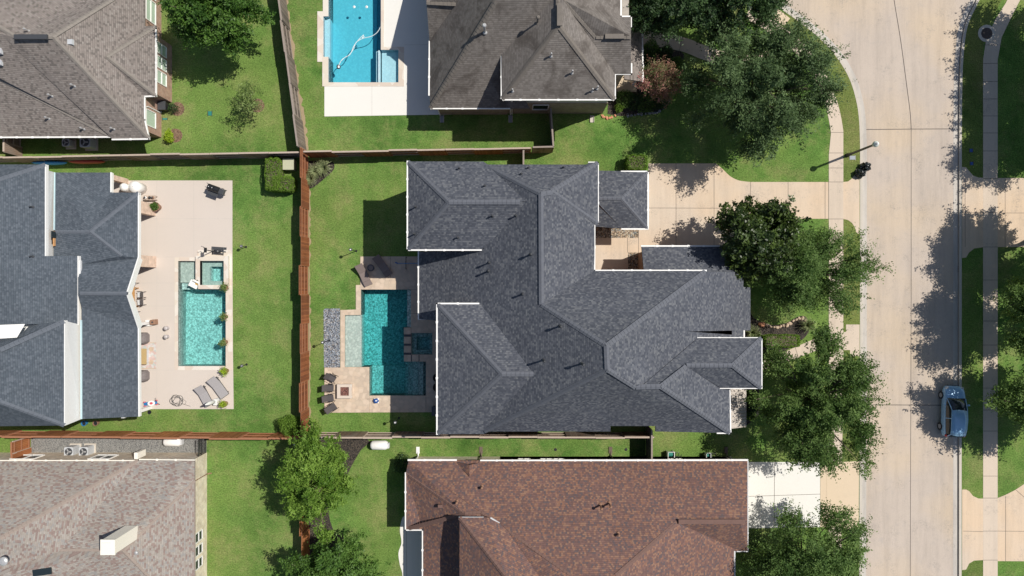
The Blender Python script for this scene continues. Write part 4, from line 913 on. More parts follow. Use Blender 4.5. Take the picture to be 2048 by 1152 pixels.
# ------------------------------------------------------------------ fences
def fence(label, a, b_, hgt, mat, rail, group=None, name='wooden_fence', span=2.35, side0=0, toprail=None, wob=0.05, gap=0.0):
    "a, b_: plan pixels of the base line; boards alternate between the two sides"
    A = G(*a); B = G(*b_); L = (B - A).length; d = (B - A).normalized(); n = Vector((-d.y, d.x, 0))
    t = thing(name, label, 'fence', A, group)
    cnt = max(1, round(L / span)); st = L / cnt; r = random.Random(int(a[0] * 7 + a[1]))
    for i in range(cnt):
        s0 = A + d * (i * st); s1 = A + d * ((i + 1) * st); sd = 1 if (i + side0) % 2 else -1
        hz = hgt + r.uniform(-.05, .05); off = n * (sd * 0.06); lean = n * r.uniform(-wob, wob)
        b = MB(); up = Vector((0, 0, hz)); th = n * .011
        lo0, lo1, hi0, hi1 = s0 + off + Vector((0, 0, .03)), s1 + off + Vector((0, 0, .03)), s0 + off + up + lean, s1 + off + up + lean
        uv = [(i * st, 0), ((i + 1) * st, 0), ((i + 1) * st, hz), (i * st, hz)]
        b.face([lo0 - th, lo1 - th, hi1 - th, hi0 - th], 0, uv); b.face([lo1 + th, lo0 + th, hi0 + th, hi1 + th], 0, [uv[1], uv[0], uv[3], uv[2]])
        b.face([hi0 - th, hi1 - th, hi1 + th, hi0 + th], 1); b.face([lo0 - th, hi0 - th, hi0 + th, lo0 + th], 1); b.face([lo1 + th, hi1 + th, hi1 - th, lo1 - th], 1)
        pn = b.build('panel', [mat, rail], t)
        b = MB()
        for fz in (.12, .5, .86):
            b.bar(s0 - n * sd * .015 + Vector((0, 0, hz * fz)) + lean * fz, s1 - n * sd * .015 + Vector((0, 0, hz * fz)) + lean * fz, .045, .09)
        if toprail: b.bar(s0 + up + lean * .9 + Vector((0, 0, .02)), s1 + up + lean * .9 + Vector((0, 0, .02)), .13, .035)
        b.build('rail', toprail or rail, pn)
    for i in range(cnt + 1): b = MB(); b.box(A + d * (i * st) + Vector((0, 0, hgt * .48)), (.09, .09, hgt * .96)); b.build('post', rail, t)
    return t
MR, MG, MP = M['rail_r'], M['rail_g'], M['rail_p']
fence('long red cedar fence running between the two pool yards', (617, 306), (617, 872), 2.2, M['cedar'], MR)
fence('cedar fence continuing downwards beside the bright green tree', (618, 876), (618, 1290), 2.2, M['cedar_o'], MR)
fence('weathered grey fence leaning right of the lawn with the big round tree, at the top', (563, -60), (612, 303), 2.2, M['wood_grey'], MG, toprail=MG)
fence('brown fence above the slate blue roof with kayaks laid against it', (-70, 326), (612, 314), 2.1, M['wood_mix'], MG, toprail=MP)
fence('dark red fence between the charcoal roof and the upper neighbour lawn', (622, 314), (1060, 306), 2.1, M['cedar'], MR, toprail=MP)
fence('short brown fence length at the right end of the dark red fence', (1064, 305), (1104, 304), 2.1, M['wood_mix'], MG, toprail=MG)
fence('narrow grey fence joining the upper house wall to the corner', (1104, 303), (1099, 230), 2.1, M['wood_grey'], MG, toprail=MG)
fence('tiny grey fence stub above the charcoal roof', (1047, 310), (1047, 338), 2.0, M['wood_grey'], MG, toprail=MG)
fence('orange cedar fence above the grey gravel strip', (-70, 861), (612, 866), 2.2, M['cedar_o'], MR, toprail=MR)
fence('weathered fence between the charcoal roof and the brown roof', (624, 864), (1298, 865), 2.0, M['wood_mix'], MP, toprail=MP)
fence('dark fence closing the side yard of the brown roofed house', (1293, 850), (1293, 912), 2.1, M['wood_grey'], MG, toprail=MG)
fence('orange cedar gate with framed boards at the left end of the gravel strip', (62, 872), (62, 918), 2.2, M['cedar_o'], MP, name='wooden_gate', span=1.0, toprail=MR)
fence('pale timber gate by the air conditioners of the taupe roofed house', (44, 277), (44, 313), 2.1, M['wood_mix'], MP, name='wooden_gate', span=.8, toprail=MP)
t = thing('iron_fence', 'black iron picket fence at the right end of the gravel strip', 'fence', G(413, 872)); b = MB()
for i in range(17):
    p = G(413, 873 + i * 2.2); b.bar(p, p + Vector((0, 0, 1.6)), .025, .025)
b.build('picket', M['black'], t); b = MB()
for z in (.2, .9, 1.45): b.bar(G(413, 872, z), G(413, 911, z), .04, .04)
b.build('rail', M['black'], t)

# ------------------------------------------------------------------ plants
def np_mesh(name, V, F4, mats, parent, tint=None, org=Vector((0, 0, 0))):
    me = bpy.data.meshes.new(name)
    V = V - np.array(org)[None, :]
    nv = len(V); nf = len(F4)
    me.vertices.add(nv); me.vertices.foreach_set('co', V.astype(np.float32).ravel())
    me.loops.add(nf * 4); me.loops.foreach_set('vertex_index', F4.astype(np.int32).ravel())
    me.polygons.add(nf); me.polygons.foreach_set('loop_start', (np.arange(nf) * 4).astype(np.int32))
    for m_ in mats: me.materials.append(m_)
    me.update(calc_edges=True)
    if tint is not None:
        at = me.attributes.new('tint', 'FLOAT', 'POINT'); at.data.foreach_set('value', np.repeat(tint, 4).astype(np.float32))
    o = bpy.data.objects.new(name, me); C.objects.link(o)
    if parent: o.parent = parent
    ORG[o.name] = Vector(org)
    return o
def leaves(rg, c, size, up=0.7, outd=None, asp=0.5, tint=None):
    N = len(c)
    n = rg.normal(size=(N, 3)) * 0.75; n[:, 2] += up
    if outd is not None: n += outd * 0.5
    n /= np.linalg.norm(n, axis=1)[:, None]
    r = rg.normal(size=(N, 3)); a = np.cross(n, r); a /= np.linalg.norm(a, axis=1)[:, None]; b = np.cross(n, a)
    L = (size * rg.uniform(.6, 1.35, N))[:, None]; W = L * asp
    V = np.empty((N, 4, 3)); V[:, 0] = c - a * L / 2; V[:, 1] = c + b * W / 2 + a * L * .1; V[:, 2] = c + a * L / 2; V[:, 3] = c - b * W / 2 + a * L * .1
    return V.reshape(-1, 3), np.arange(N * 4).reshape(N, 4)
def tree(name, label, px, py, zc, r, rz, seed, mat, nclump=60, twigs=26, lpt=20, leaf=.16, clump=.9, tw=.9, stretch=1.0, fill=.35, base=None, cat='tree', group=None, trunkr=.22, asp=.5, up=.7, sx=1.0, sy=1.0, limbs=True, lv=.10):
    "px, py: where the crown centre shows; zc crown centre height, r and rz radii in metres"
    rg = np.random.default_rng(seed)
    c = np.array(P(px, py, zc)); bs = Vector((c[0], c[1], 0)) if base is None else G(*base)
    t = thing(name, label, cat, bs, group)
    # clump centres: uneven shell with gaps
    th = rg.uniform(0, 2 * np.pi, nclump); el_ = np.arcsin(rg.uniform(-.35, 1, nclump)); rad = np.where(rg.random(nclump) < fill, rg.uniform(.25, .7, nclump), rg.uniform(.72, .95, nclump))
    ph = rg.uniform(0, 6.28, 4)
    lump = 1 + .13 * np.sin(2 * th + ph[0]) + .10 * np.sin(3 * th + ph[1]) + .09 * np.sin(5 * th + ph[2])
    d = np.stack([np.cos(th) * np.cos(el_), np.sin(th) * np.cos(el_), np.sin(el_)], 1)
    cc = c + d * (rad * lump)[:, None] * np.array([r * sx, r * sy, rz])
    ctint = np.clip(rg.normal(.45, .22, nclump), 0, 1)
    # twigs in clumps
    ci = np.repeat(np.arange(nclump), twigs); NT_ = len(ci)
    od = d[ci]
    g = rg.normal(size=(NT_, 3)) * clump * np.array([.55, .55, .33])
    g += od * (rg.normal(size=NT_) * clump * .35 * stretch)[:, None]
    o0 = cc[ci] + g
    td = od * np.array([1, 1, .45]) * stretch + rg.normal(size=(NT_, 3)) * .55 + np.array([0, 0, .12]); td /= np.linalg.norm(td, axis=1)[:, None]
    tl = tw * rg.uniform(.4, 1.2, NT_)
    li = np.repeat(np.arange(NT_), lpt); N = len(li)
    tt = rg.uniform(0, 1, N)
    lp = o0[li] + td[li] * (tl[li] * tt)[:, None] + rg.normal(size=(N, 3)) * (.05 + .05 * tt)[:, None] * (1 + leaf * 2)
    lp[:, 2] -= .12 * tl[li] * tt ** 2
    tint = np.clip(ctint[ci[li]] + rg.normal(0, lv, N) + .24 * rg.normal(size=NT_)[li], 0, 1)
    co = rg.normal(size=(NT_, 3)) * 1.9 + od * .8; co[:, 2] = np.abs(co[:, 2])
    V, F = leaves(rg, lp, leaf, up, co[li], asp)
    np_mesh('crown', V, F, [mat], t, tint, bs)
    b = MB(); cz = max(1.2, c[2] - rz * .75)
    fork = Vector((bs.x * .6 + c[0] * .4, bs.y * .6 + c[1] * .4, cz))
    b.tube([bs + Vector((0, 0, -.05)), bs + Vector((0, 0, .25)), (bs + fork) / 2 + Vector((.05, -.03, 0)), fork], [trunkr * 1.5, trunkr * 1.1, trunkr, trunkr * .85], 9)
    if limbs:
        for i in range(0, nclump, 2 if nclump > 50 else 1):
            e_ = Vector(cc[i]); m_ = fork.lerp(e_, .5) + Vector((rg.normal() * .2, rg.normal() * .2, rg.uniform(-.1, .4)))
            b.tube([fork, m_, e_, e_ + (e_ - m_) * .35], [trunkr * .42, trunkr * .25, trunkr * .12, .012], 5, cap=False)
    b.build('trunk', M['bark'], t)
    return t
M['lf_oak'] = m_leaf('oak_leaf', (0.045, 0.082, 0.030), (0.160, 0.240, 0.100), .25, .6, .2)
M['lf_oak2'] = m_leaf('fresh_oak_leaf', (0.045, 0.095, 0.020), (0.165, 0.255, 0.072), .3, .6, .2)
M['lf_oak3'] = m_leaf('feathery_oak_leaf', (0.058, 0.115, 0.028), (0.185, 0.285, 0.085), .3, .6, .2)
M['lf_dark'] = m_leaf('dark_leaf', (0.020, 0.045, 0.018), (0.072, 0.130, 0.042), .22, .5, .25)
M['lf_mag'] = m_leaf('magnolia_leaf', (0.024, 0.046, 0.012), (0.085, 0.130, 0.026), .14, .42, .35)
M['lf_bright'] = m_leaf('bright_leaf', (0.085, 0.175, 0.020), (0.25, 0.39, 0.07), .34, .55, .25)
M['lf_green'] = m_leaf('broad_leaf', (0.036, 0.095, 0.016), (0.12, 0.23, 0.04), .3, .5, .3)
M['lf_green2'] = m_leaf('mid_green_leaf', (0.050, 0.115, 0.020), (0.15, 0.27, 0.055), .3, .5, .3)
M['lf_hedge'] = m_leaf('hedge_leaf', (0.075, 0.155, 0.018), (0.21, 0.34, 0.05), .2, .6, .2)
M['lf_lime'] = m_leaf('lime_leaf', (0.20, 0.32, 0.02), (0.46, 0.58, 0.05), .3, .5)
M['lf_red'] = m_leaf('pink_blossom', (0.10, 0.17, 0.055), (0.46, 0.19, 0.18), .25, .6)
M['lf_olive'] = m_leaf('olive_leaf', (0.09, 0.15, 0.035), (0.25, 0.33, 0.11), .25, .5)
M['lf_grass'] = m_leaf('blade_leaf', (0.13, 0.17, 0.07), (0.38, 0.42, 0.22), .2, .5)
tree('round_tree', 'dense broad-leaved tree on the lawn of the taupe roofed house', 422, 18, 4.6, 3.2, 3.1, 11, M['lf_green'], 66, 40, 20, .20, .66, .45, .8, .3, sx=.92)
tree('young_tree', 'thin young tree with sparse pale leaves in a straw ring', 495, 205, 2.0, 1.25, 1.3, 12, M['lf_olive'], 14, 12, 12, .13, .5, .5, base=(515, 211), trunkr=.06, cat='tree')
tree('oak_tree', 'dark oak overhanging the front walk of the weathered grey house', 1405, -20, 5.4, 4.6, 3.2, 13, M['lf_dark'], 130, 34, 20, .19, .72, .8, 1.0, .45, sx=1.15, sy=.85)
tree('oak_tree', 'largest grey-green oak, on the corner lawn by the curving pavement', 1520, 172, 5.6, 4.8, 3.2, 14, M['lf_oak'], 122, 34, 20, .17, .60, .95, 1.45, .5)
tree('crape_myrtle', 'small tree with pinkish red blossom in the bed of the grey house', 1320, 160, 2.6, 1.35, 1.3, 15, M['lf_red'], 30, 22, 16, .13, .5, .4, lv=.1, base=(1310, 170), trunkr=.07)
tree('magnolia_tree', 'dark glossy magnolia between the driveway and the charcoal roof', 1506, 478, 4.6, 2.6, 3.2, 16, M['lf_mag'], 64, 30, 20, .24, .75, .4, .5, .3, asp=.55, sy=1.12)
tree('oak_tree', 'fresh green oak beside the magnolia, reaching over the pavement', 1632, 548, 4.6, 3.1, 2.4, 17, M['lf_oak3'], 84, 30, 18, .15, .6, .95, 1.5, .5, sx=1.15)
tree('oak_tree', 'wide green oak over the lawn in front of the charcoal roofed house', 1636, 805, 5.6, 4.5, 3.0, 18, M['lf_oak2'], 108, 34, 20, .17, .60, .95, 1.45, .5, sx=.92, sy=1.08)
tree('oak_tree', 'oak at the lower right beside the pale driveway', 1624, 1128, 4.6, 3.8, 2.6, 19, M['lf_oak3'], 110, 32, 20, .16, .62, .9, 1.4, .5)
tree('maple_tree', 'bright yellow-green tree against the cedar fence corner', 634, 962, 4.5, 2.75, 2.2, 20, M['lf_bright'], 58, 38, 20, .18, .6, .45, 1.0, .35, sx=.84, sy=1.34)
tree('shade_tree', 'green tree at the bottom edge beside the curved mulch bed', 666, 1166, 4.2, 3.3, 2.2, 21, M['lf_green2'], 60, 38, 20, .19, .62, .45, 1.0, .3)
for i, (x, y, r_, z, lb) in enumerate(((2056, 482, 3.3, 6.0, 'street oak whose tips reach the driveway on the right edge'), (2028, 612, 3.8, 5.5, 'oak right of the far pavement, above the parked car'), (2028, 785, 3.6, 5.2, 'oak right of the parked car, beyond the far pavement'),
                                 (2108, 85, 4.3, 6.2, 'oak past the manhole at the upper right corner'), (2104, 240, 4.1, 6.0, 'oak casting shade above the driveway on the right'))):
    k_ = 1 / (1 - z / H)
    tree('oak_tree', lb, 1024 + (x - 1024) * k_, 576 + (y - 576) * k_, z, r_, 2.6, 30 + i, M['lf_dark'] if i > 2 else M['lf_oak2'], 100, 32, 20, .19, .65, .8, 1.2, .45)

def shrub(name, label, x, y, r, h, seed, mat, leaf=.1, n=2600, cat='shrub', group=None, z0=0.0, asp=.55, sx=1, sy=1):
    rg = np.random.default_rng(seed); bs = G(x, y, z0)
    t = thing(name, label, cat, bs, group)
    th = rg.uniform(0, 6.283, n); cz = rg.uniform(-.5, 1, n); cr = np.sqrt(1 - cz ** 2); k = rg.uniform(.55, 1.06, n) * (1 + .12 * np.sin(3 * th + seed) + .1 * np.sin(5 * th + cz * 4))
    p = np.stack([np.cos(th) * cr * r * k * sx, np.sin(th) * cr * r * k * sy, h * .45 + cz * h * .55 * k], 1) + np.array(bs)
    V, F = leaves(rg, p, leaf, .5, None, asp)
    np_mesh('foliage', V, F, [mat], t, np.clip(rg.normal(.5, .28, n), 0, 1), bs)
    b = MB()
    for i in range(5):
        a = i * 1.257 + seed; b.tube([bs, bs + Vector((math.cos(a) * r * .4, math.sin(a) * r * .4, h * .6))], [.03, .012], 5)
    b.build('stem', M['bark'], t)
    return t
def hedge(label, boxes, seed, mat, leaf=.09, dens=210, rnd_=.18):
    "boxes: (x0,y0,x1,y1,h) plan px"
    rg = np.random.default_rng(seed); x0 = boxes[0]; bs = G((x0[0] + x0[2]) / 2, (x0[1] + x0[3]) / 2)
    t = thing('hedge', label, 'hedge', bs); Ps = []; b = MB()
    for (a, c, d_, e_, h) in boxes:
        p0 = G(a, e_); p1 = G(d_, c); w_, l_ = p1.x - p0.x, p1.y - p0.y
        n = int(dens * (w_ * l_ + 2 * h * (w_ + l_)) * 1.6); u = rg.random((n, 3)) * 2 - 1
        ax = rg.choice(3, n, p=[.3, .3, .4]); sg = np.where(rg.random(n) < .5, -1, 1); sg = np.where(ax == 2, 1, sg)
        u[np.arange(n), ax] = sg * rg.uniform(.86, 1.03, n)
        q = np.abs(u) ** 5; nrm = (q.sum(1)) ** .2; u = u / np.maximum(nrm, 1)[:, None] * 1.0
        f = 1 + .05 * np.sin(u[:, 0] * 9 + seed) * np.cos(u[:, 1] * 7)
        Ps.append(np.stack([(p0.x + p1.x) / 2 + u[:, 0] * w_ / 2 * f, (p0.y + p1.y) / 2 + u[:, 1] * l_ / 2 * f, h * .5 + u[:, 2] * h * .5 * f], 1))
        b.box(((p0.x + p1.x) / 2, (p0.y + p1.y) / 2, h * .43), (w_ * .78, l_ * .78, h * .86))
    p = np.concatenate(Ps); V, F = leaves(rg, p, leaf, .4, None, .6)
    np_mesh('foliage', V, F, [mat], t, np.clip(rg.normal(.5, .25, len(p)), 0, 1), bs)
    b.build('branches', M['bark'], t)
hedge('clipped L-shaped hedge in the fence corner by the green utility box', [(540, 319, 572, 386, 1.5), (556, 356, 596, 387, 1.45)], 41, M['lf_hedge'])
hedge('square clipped hedge at the top corner of the wide driveway', [(1248, 314, 1290, 346, 1.4)], 42, M['lf_hedge'])
hedge('low clipped hedge beside the front walk of the charcoal roofed house', [(1518, 668, 1596, 694, .7)], 43, M['lf_hedge'])
shrub('round_bush', 'rounded dark green bush in the lower fence corner', 588, 846, .85, 2.0, 44, M['lf_hedge'], .09, 7000)
shrub('round_bush', 'small round bush next to the tan edging bricks', 1237, 218, .36, .7, 45, M['lf_hedge'], .07, 1400)
shrub('shrub', 'small shrub in the straw ring nearest the brick wall', 351, 219, .42, .9, 46, M['lf_dark'], .1, 500)
shrub('shrub', 'lime yellow shrub bent over its straw ring', 343, 275, .42, .9, 47, M['lf_lime'], .13, 700, sx=.75, sy=1.25)
for i, (x, y, r_, h_, lb) in enumerate(((1246, 200, .75, .9, 'low dark shrub under the corner of the white guttered roof'), (1268, 205, .7, .9, 'low green shrub in the bed below the pink blossom'), (1290, 210, .8, .8, 'spreading low shrub at the lower edge of the bed by the grey house'),
        (1318, 205, .7, .8, 'green shrub at the curved end of the bed by the grey house'), (1300, 100, .7, .8, 'dark shrub along the front walk near the grey house porch'), (1330, 108, .6, .8, 'dark shrub in the shade under the front walk bend'), (1350, 130, .6, .7, 'dull shrub at the right rim of the blossom bed'), (1290, 125, .6, .8, 'shaded shrub against the porch edge of the grey house'),
        (1498, 792, .45, .7, 'upper shrub in the bed by the tan bay roof'), (1502, 812, .42, .6, 'middle shrub in the bed by the tan bay roof'), (1497, 830, .4, .6, 'lower shrub in the bed by the tan bay roof'),
        (1540, 706, .6, .8, 'dark shrub by the corner of the front tower roof'), (1508, 676, .5, .8, 'pale shrub at the wall end of the stone-edged bed'), (1496, 1075, 1.0, 1.4, 'dark shrub beside the pale driveway edge'), (1502, 1108, 1.1, 1.6, 'pale green shrub below the pale driveway'), (1510, 1140, 1.1, 1.5, 'shrub at the bottom edge beside the brown roof'))):
    shrub('shrub', lb, x, y, r_, h_, 50 + i, M['lf_olive'] if i in (12, 14) else M['lf_dark'] if i % 2 else M['lf_oak2'], .11, 1500)
shrub('shrub', 'dark shrub in the shade left of the brown roof', 810, 925, .8, 1.2, 72, M['lf_dark'], .12, 1500)
def clump(label, x, y, r, h, seed, n=90, group=None, name='ornamental_grass', z0=0):
    rg = random.Random(seed); bs = G(x, y, z0); t = thing(name, label, 'ornamental grass', bs, group)
    V = []; F = []; T = []
    for i in range(n):
        a = rg.uniform(0, 6.283); L = r * rg.uniform(.6, 1.1); s_ = Vector((-math.sin(a), math.cos(a), 0)) * .025; tn = rg.random()
        pr = bs + Vector((math.cos(a) * .06, math.sin(a) * .06, 0)); prevw = 1
        for k in range(3):
            t1 = (k + 1) / 3; q = bs + Vector((math.cos(a) * L * t1, math.sin(a) * L * t1, h * math.sin(min(1, t1 * 1.0) * 2.3) * rg.uniform(.85, 1.1)))
            w1 = 1 - t1 * .8; i0 = len(V); V += [pr - s_ * prevw, pr + s_ * prevw, q + s_ * w1, q - s_ * w1]; F.append([i0, i0 + 1, i0 + 2, i0 + 3]); T.append(tn); pr = q; prevw = w1
    np_mesh('blades', np.array([tuple(v) for v in V]), np.array(F), [M['lf_grass']], t, np.array(T), bs)
clump('pale spiky grass clump nearest the fence corner', 650, 338, .85, .7, 1, 150); clump('pale spiky grass clump in the middle of the corner bed', 634, 344, .75, .7, 2, 130); clump('pale spiky grass clump at the lower left of the corner bed', 623, 358, .7, .6, 3, 130)
clump('tall grass clump at the tip of the stone-edged bed', 1610, 650, .75, .8, 4, 140); clump('yellow grass clump against the wall in the stone-edged bed', 1502, 664, .7, .7, 5, 120)

# ------------------------------------------------------------------ stones
M['rock'] = m_plain('tan_rock', (0.55, 0.42, 0.31), .9, var=.3, scale=3); M['rock_r'] = m_plain('orange_rock', (0.6, 0.28, 0.16), .9, var=.2)
def stones(label, path, step, r, seed, group, mat='rock'):
    pts = smooth_path(path, 20); acc = 0; first = None; rg = random.Random(seed)
    for i in range(1, len(pts)):
        acc += math.hypot(pts[i][0] - pts[i - 1][0], pts[i][1] - pts[i - 1][1])
        if acc < step: continue
        acc = 0; x, y = pts[i]
        if first is None:
            b = MB(); b.blob((0, 0, r * .45), (r * 1.2, r * .8, r * .6), seed, .4, 6); first = b.build('edging_rock', M[mat]); tag(first, label, 'rock', group); o = first
        else: o = first.copy(); C.objects.link(o)
        o.location = G(x + rg.uniform(-1, 1), y + rg.uniform(-1, 1), 0); o.rotation_euler = (0, 0, rg.uniform(0, 6)); k = rg.uniform(.7, 1.3); o.scale = (k, k, k)
stones('tan rock in the curving row that edges the front mulch bed', [(1520, 646), (1545, 654), (1570, 651), (1590, 640), (1604, 636), (1613, 644), (1616, 656)], 6.2, .13, 3, 'rocks edging the front bed')
o = bpy.data.objects['edging_rock']; b = MB(); b.blob(G(1523, 649, .1), (.28, .22, .18), 9, .3, 6); q = b.build('orange_rock', M['rock_r']); tag(q, 'larger orange rock at the start of the tan rock row', 'rock')
stones('pale rock at the rim of the small bed by the tan bay roof', [(1516, 784), (1521, 802), (1515, 825), (1504, 840)], 6.5, .12, 4, 'rocks edging the bay bed')
stones('grey rock on the lower rim of the shrub bed by the grey house', [(1248, 231), (1280, 229), (1315, 224), (1335, 205), (1344, 180)], 6.5, .12, 5, 'rocks edging the shrub bed', 'river')
stones('tan brick in the short arc below the grey house corner', [(1200, 226), (1208, 234), (1220, 236), (1232, 230)], 5.5, .12, 6, 'bricks in the short arc', 'rock_r')

# ------------------------------------------------------------------ street things
def street_lamp():
    t = thing('street_lamp', 'black street lamp with a glass globe between pavement and kerb', 'street lamp', G(1694.5, 310.7)); o = G(1694.5, 310.7)
    b = MB(); b.lathe(o, [(.17, 0), (.17, .15), (.13, .25), (.12, .7), (.10, .8), (.085, 3.9), (.10, 4.0), (.11, 4.12), (.05, 4.2)], 14); b.build('pole', M['black'], t)
    b = MB(); b.lathe(o, [(.10, 4.18), (.2, 4.3), (.24, 4.45), (.2, 4.6), (.12, 4.68)], 16)
    M['globe'] = m_plain('frosted_globe', (.66, .74, .68), .15); g = b.build('lamp_globe', M['globe'], t, smooth=True)
    b = MB(); b.lathe(o, [(.14, 4.67), (.08, 4.75), (.02, 4.8)], 12); b.build('cap', M['white'], g)
street_lamp()
M['bag'] = m_plain('black_bin_liner', (.012, .018, .02), .22, spec=.7)
for x, y, r_, sd, lb in ((1727.5, 335, .40, 1, 'upper black rubbish bag standing on the gutter'), (1717, 348, .38, 2, 'lower black rubbish bag on the driveway corner')):
    t = thing('rubbish_bag', lb, 'rubbish bag', G(x, y)); b = MB(); b.blob(G(x, y, .25), (r_, r_ * .9, .42), sd, .55, 16, freq=3.2); b.build('sack', M['bag'], t)
    b = MB(); b.lathe(G(x - 1, y - 1, .55), [(.1, 0), (.035, .1), (.09, .22), (.02, .24)], 9); b.build('knot', M['bag'], t)
M['lid_grey'] = m_plain('grey_lid', (.28, .31, .35), .6); M['blue'] = m_plain('blue_plastic', (.02, .09, .32), .4); M['boxgreen'] = m_plain('pale_olive_enamel', (.50, .50, .36), .5); M['teal'] = m_plain('green_plastic', (.03, .22, .18), .4)
def lid(label, x, y, w_, l_, mat='lid_grey', name='meter_box'):
    t = thing(name, label, 'access cover', G(x, y)); b = MB(); b.box(G(x, y, .012), (w_, l_, .03)); b.build('lid', M[mat], t)
    b = MB()
    for dx in (-.5, .5): b.box(G(x, y, .01) + Vector((dx * (w_ + .06), 0, 0)), (.05, l_ + .1, .03))
    b.build('rim', M['dkgrey'], t)
lid('grey water meter lid in the verge next to the street lamp', 1705, 315.5, .4, .32)
lid('upper blue cover in the grass right of the road', 1942, 301, .22, .26, 'blue'); lid('lower blue cover in the grass right of the road', 1943, 327, .22, .26, 'blue')
lid('small teal drain cover in the middle of the top left lawn', 420, 227, .28, .34, 'teal'); lid('narrow teal cover beside the brick wall at the top left', 330, 238, .35, .14, 'teal')
lid('pale box lid by the fence under the clipped bush', 592, 890, .4, .22, 'siding')
for x, y, lb in ((1111, 899, 'left round drain in the side lawn above the brown roof'), (1252, 899, 'right round drain in the side lawn above the brown roof')):
    t = thing('drain', lb, 'drain', G(x, y)); b = MB(); b.lathe(G(x, y), [(.12, 0), (.12, .02), (.02, .022)], 14); b.build('grate', M['black'], t)
t = thing('manhole', 'round manhole with a dark lid in a concrete ring on the far pavement', 'manhole', G(1973, 67)); b = MB()
b.lathe(G(1973, 67), [(.72, 0), (.72, .035), (.48, .036)], 28); b.build('ring', M['curb'], t)
M['manlid'] = m_plain('rusty_iron', (.075, .055, .05), .7, var=.3, scale=14); b = MB(); b.lathe(G(1973, 67), [(.47, .03), (.47, .045), (.02, .046)], 24)
for i in range(-3, 4): b.box(G(1973, 67, .05) + Vector((i * .12, 0, 0)), (.03, .8 * math.sqrt(1 - (i / 4) ** 2), .012))
b.build('lid', M['manlid'], t)
t = thing('storm_inlet', 'dark grate set in the right kerb beside the oak shadow', 'drain', G(1921, 538, -.12)); b = MB()
for i in range(6): b.box(G(1920, 533 + i * 2, -.095), (.24, .035, .03))
b.build('grate', M['black'], t)
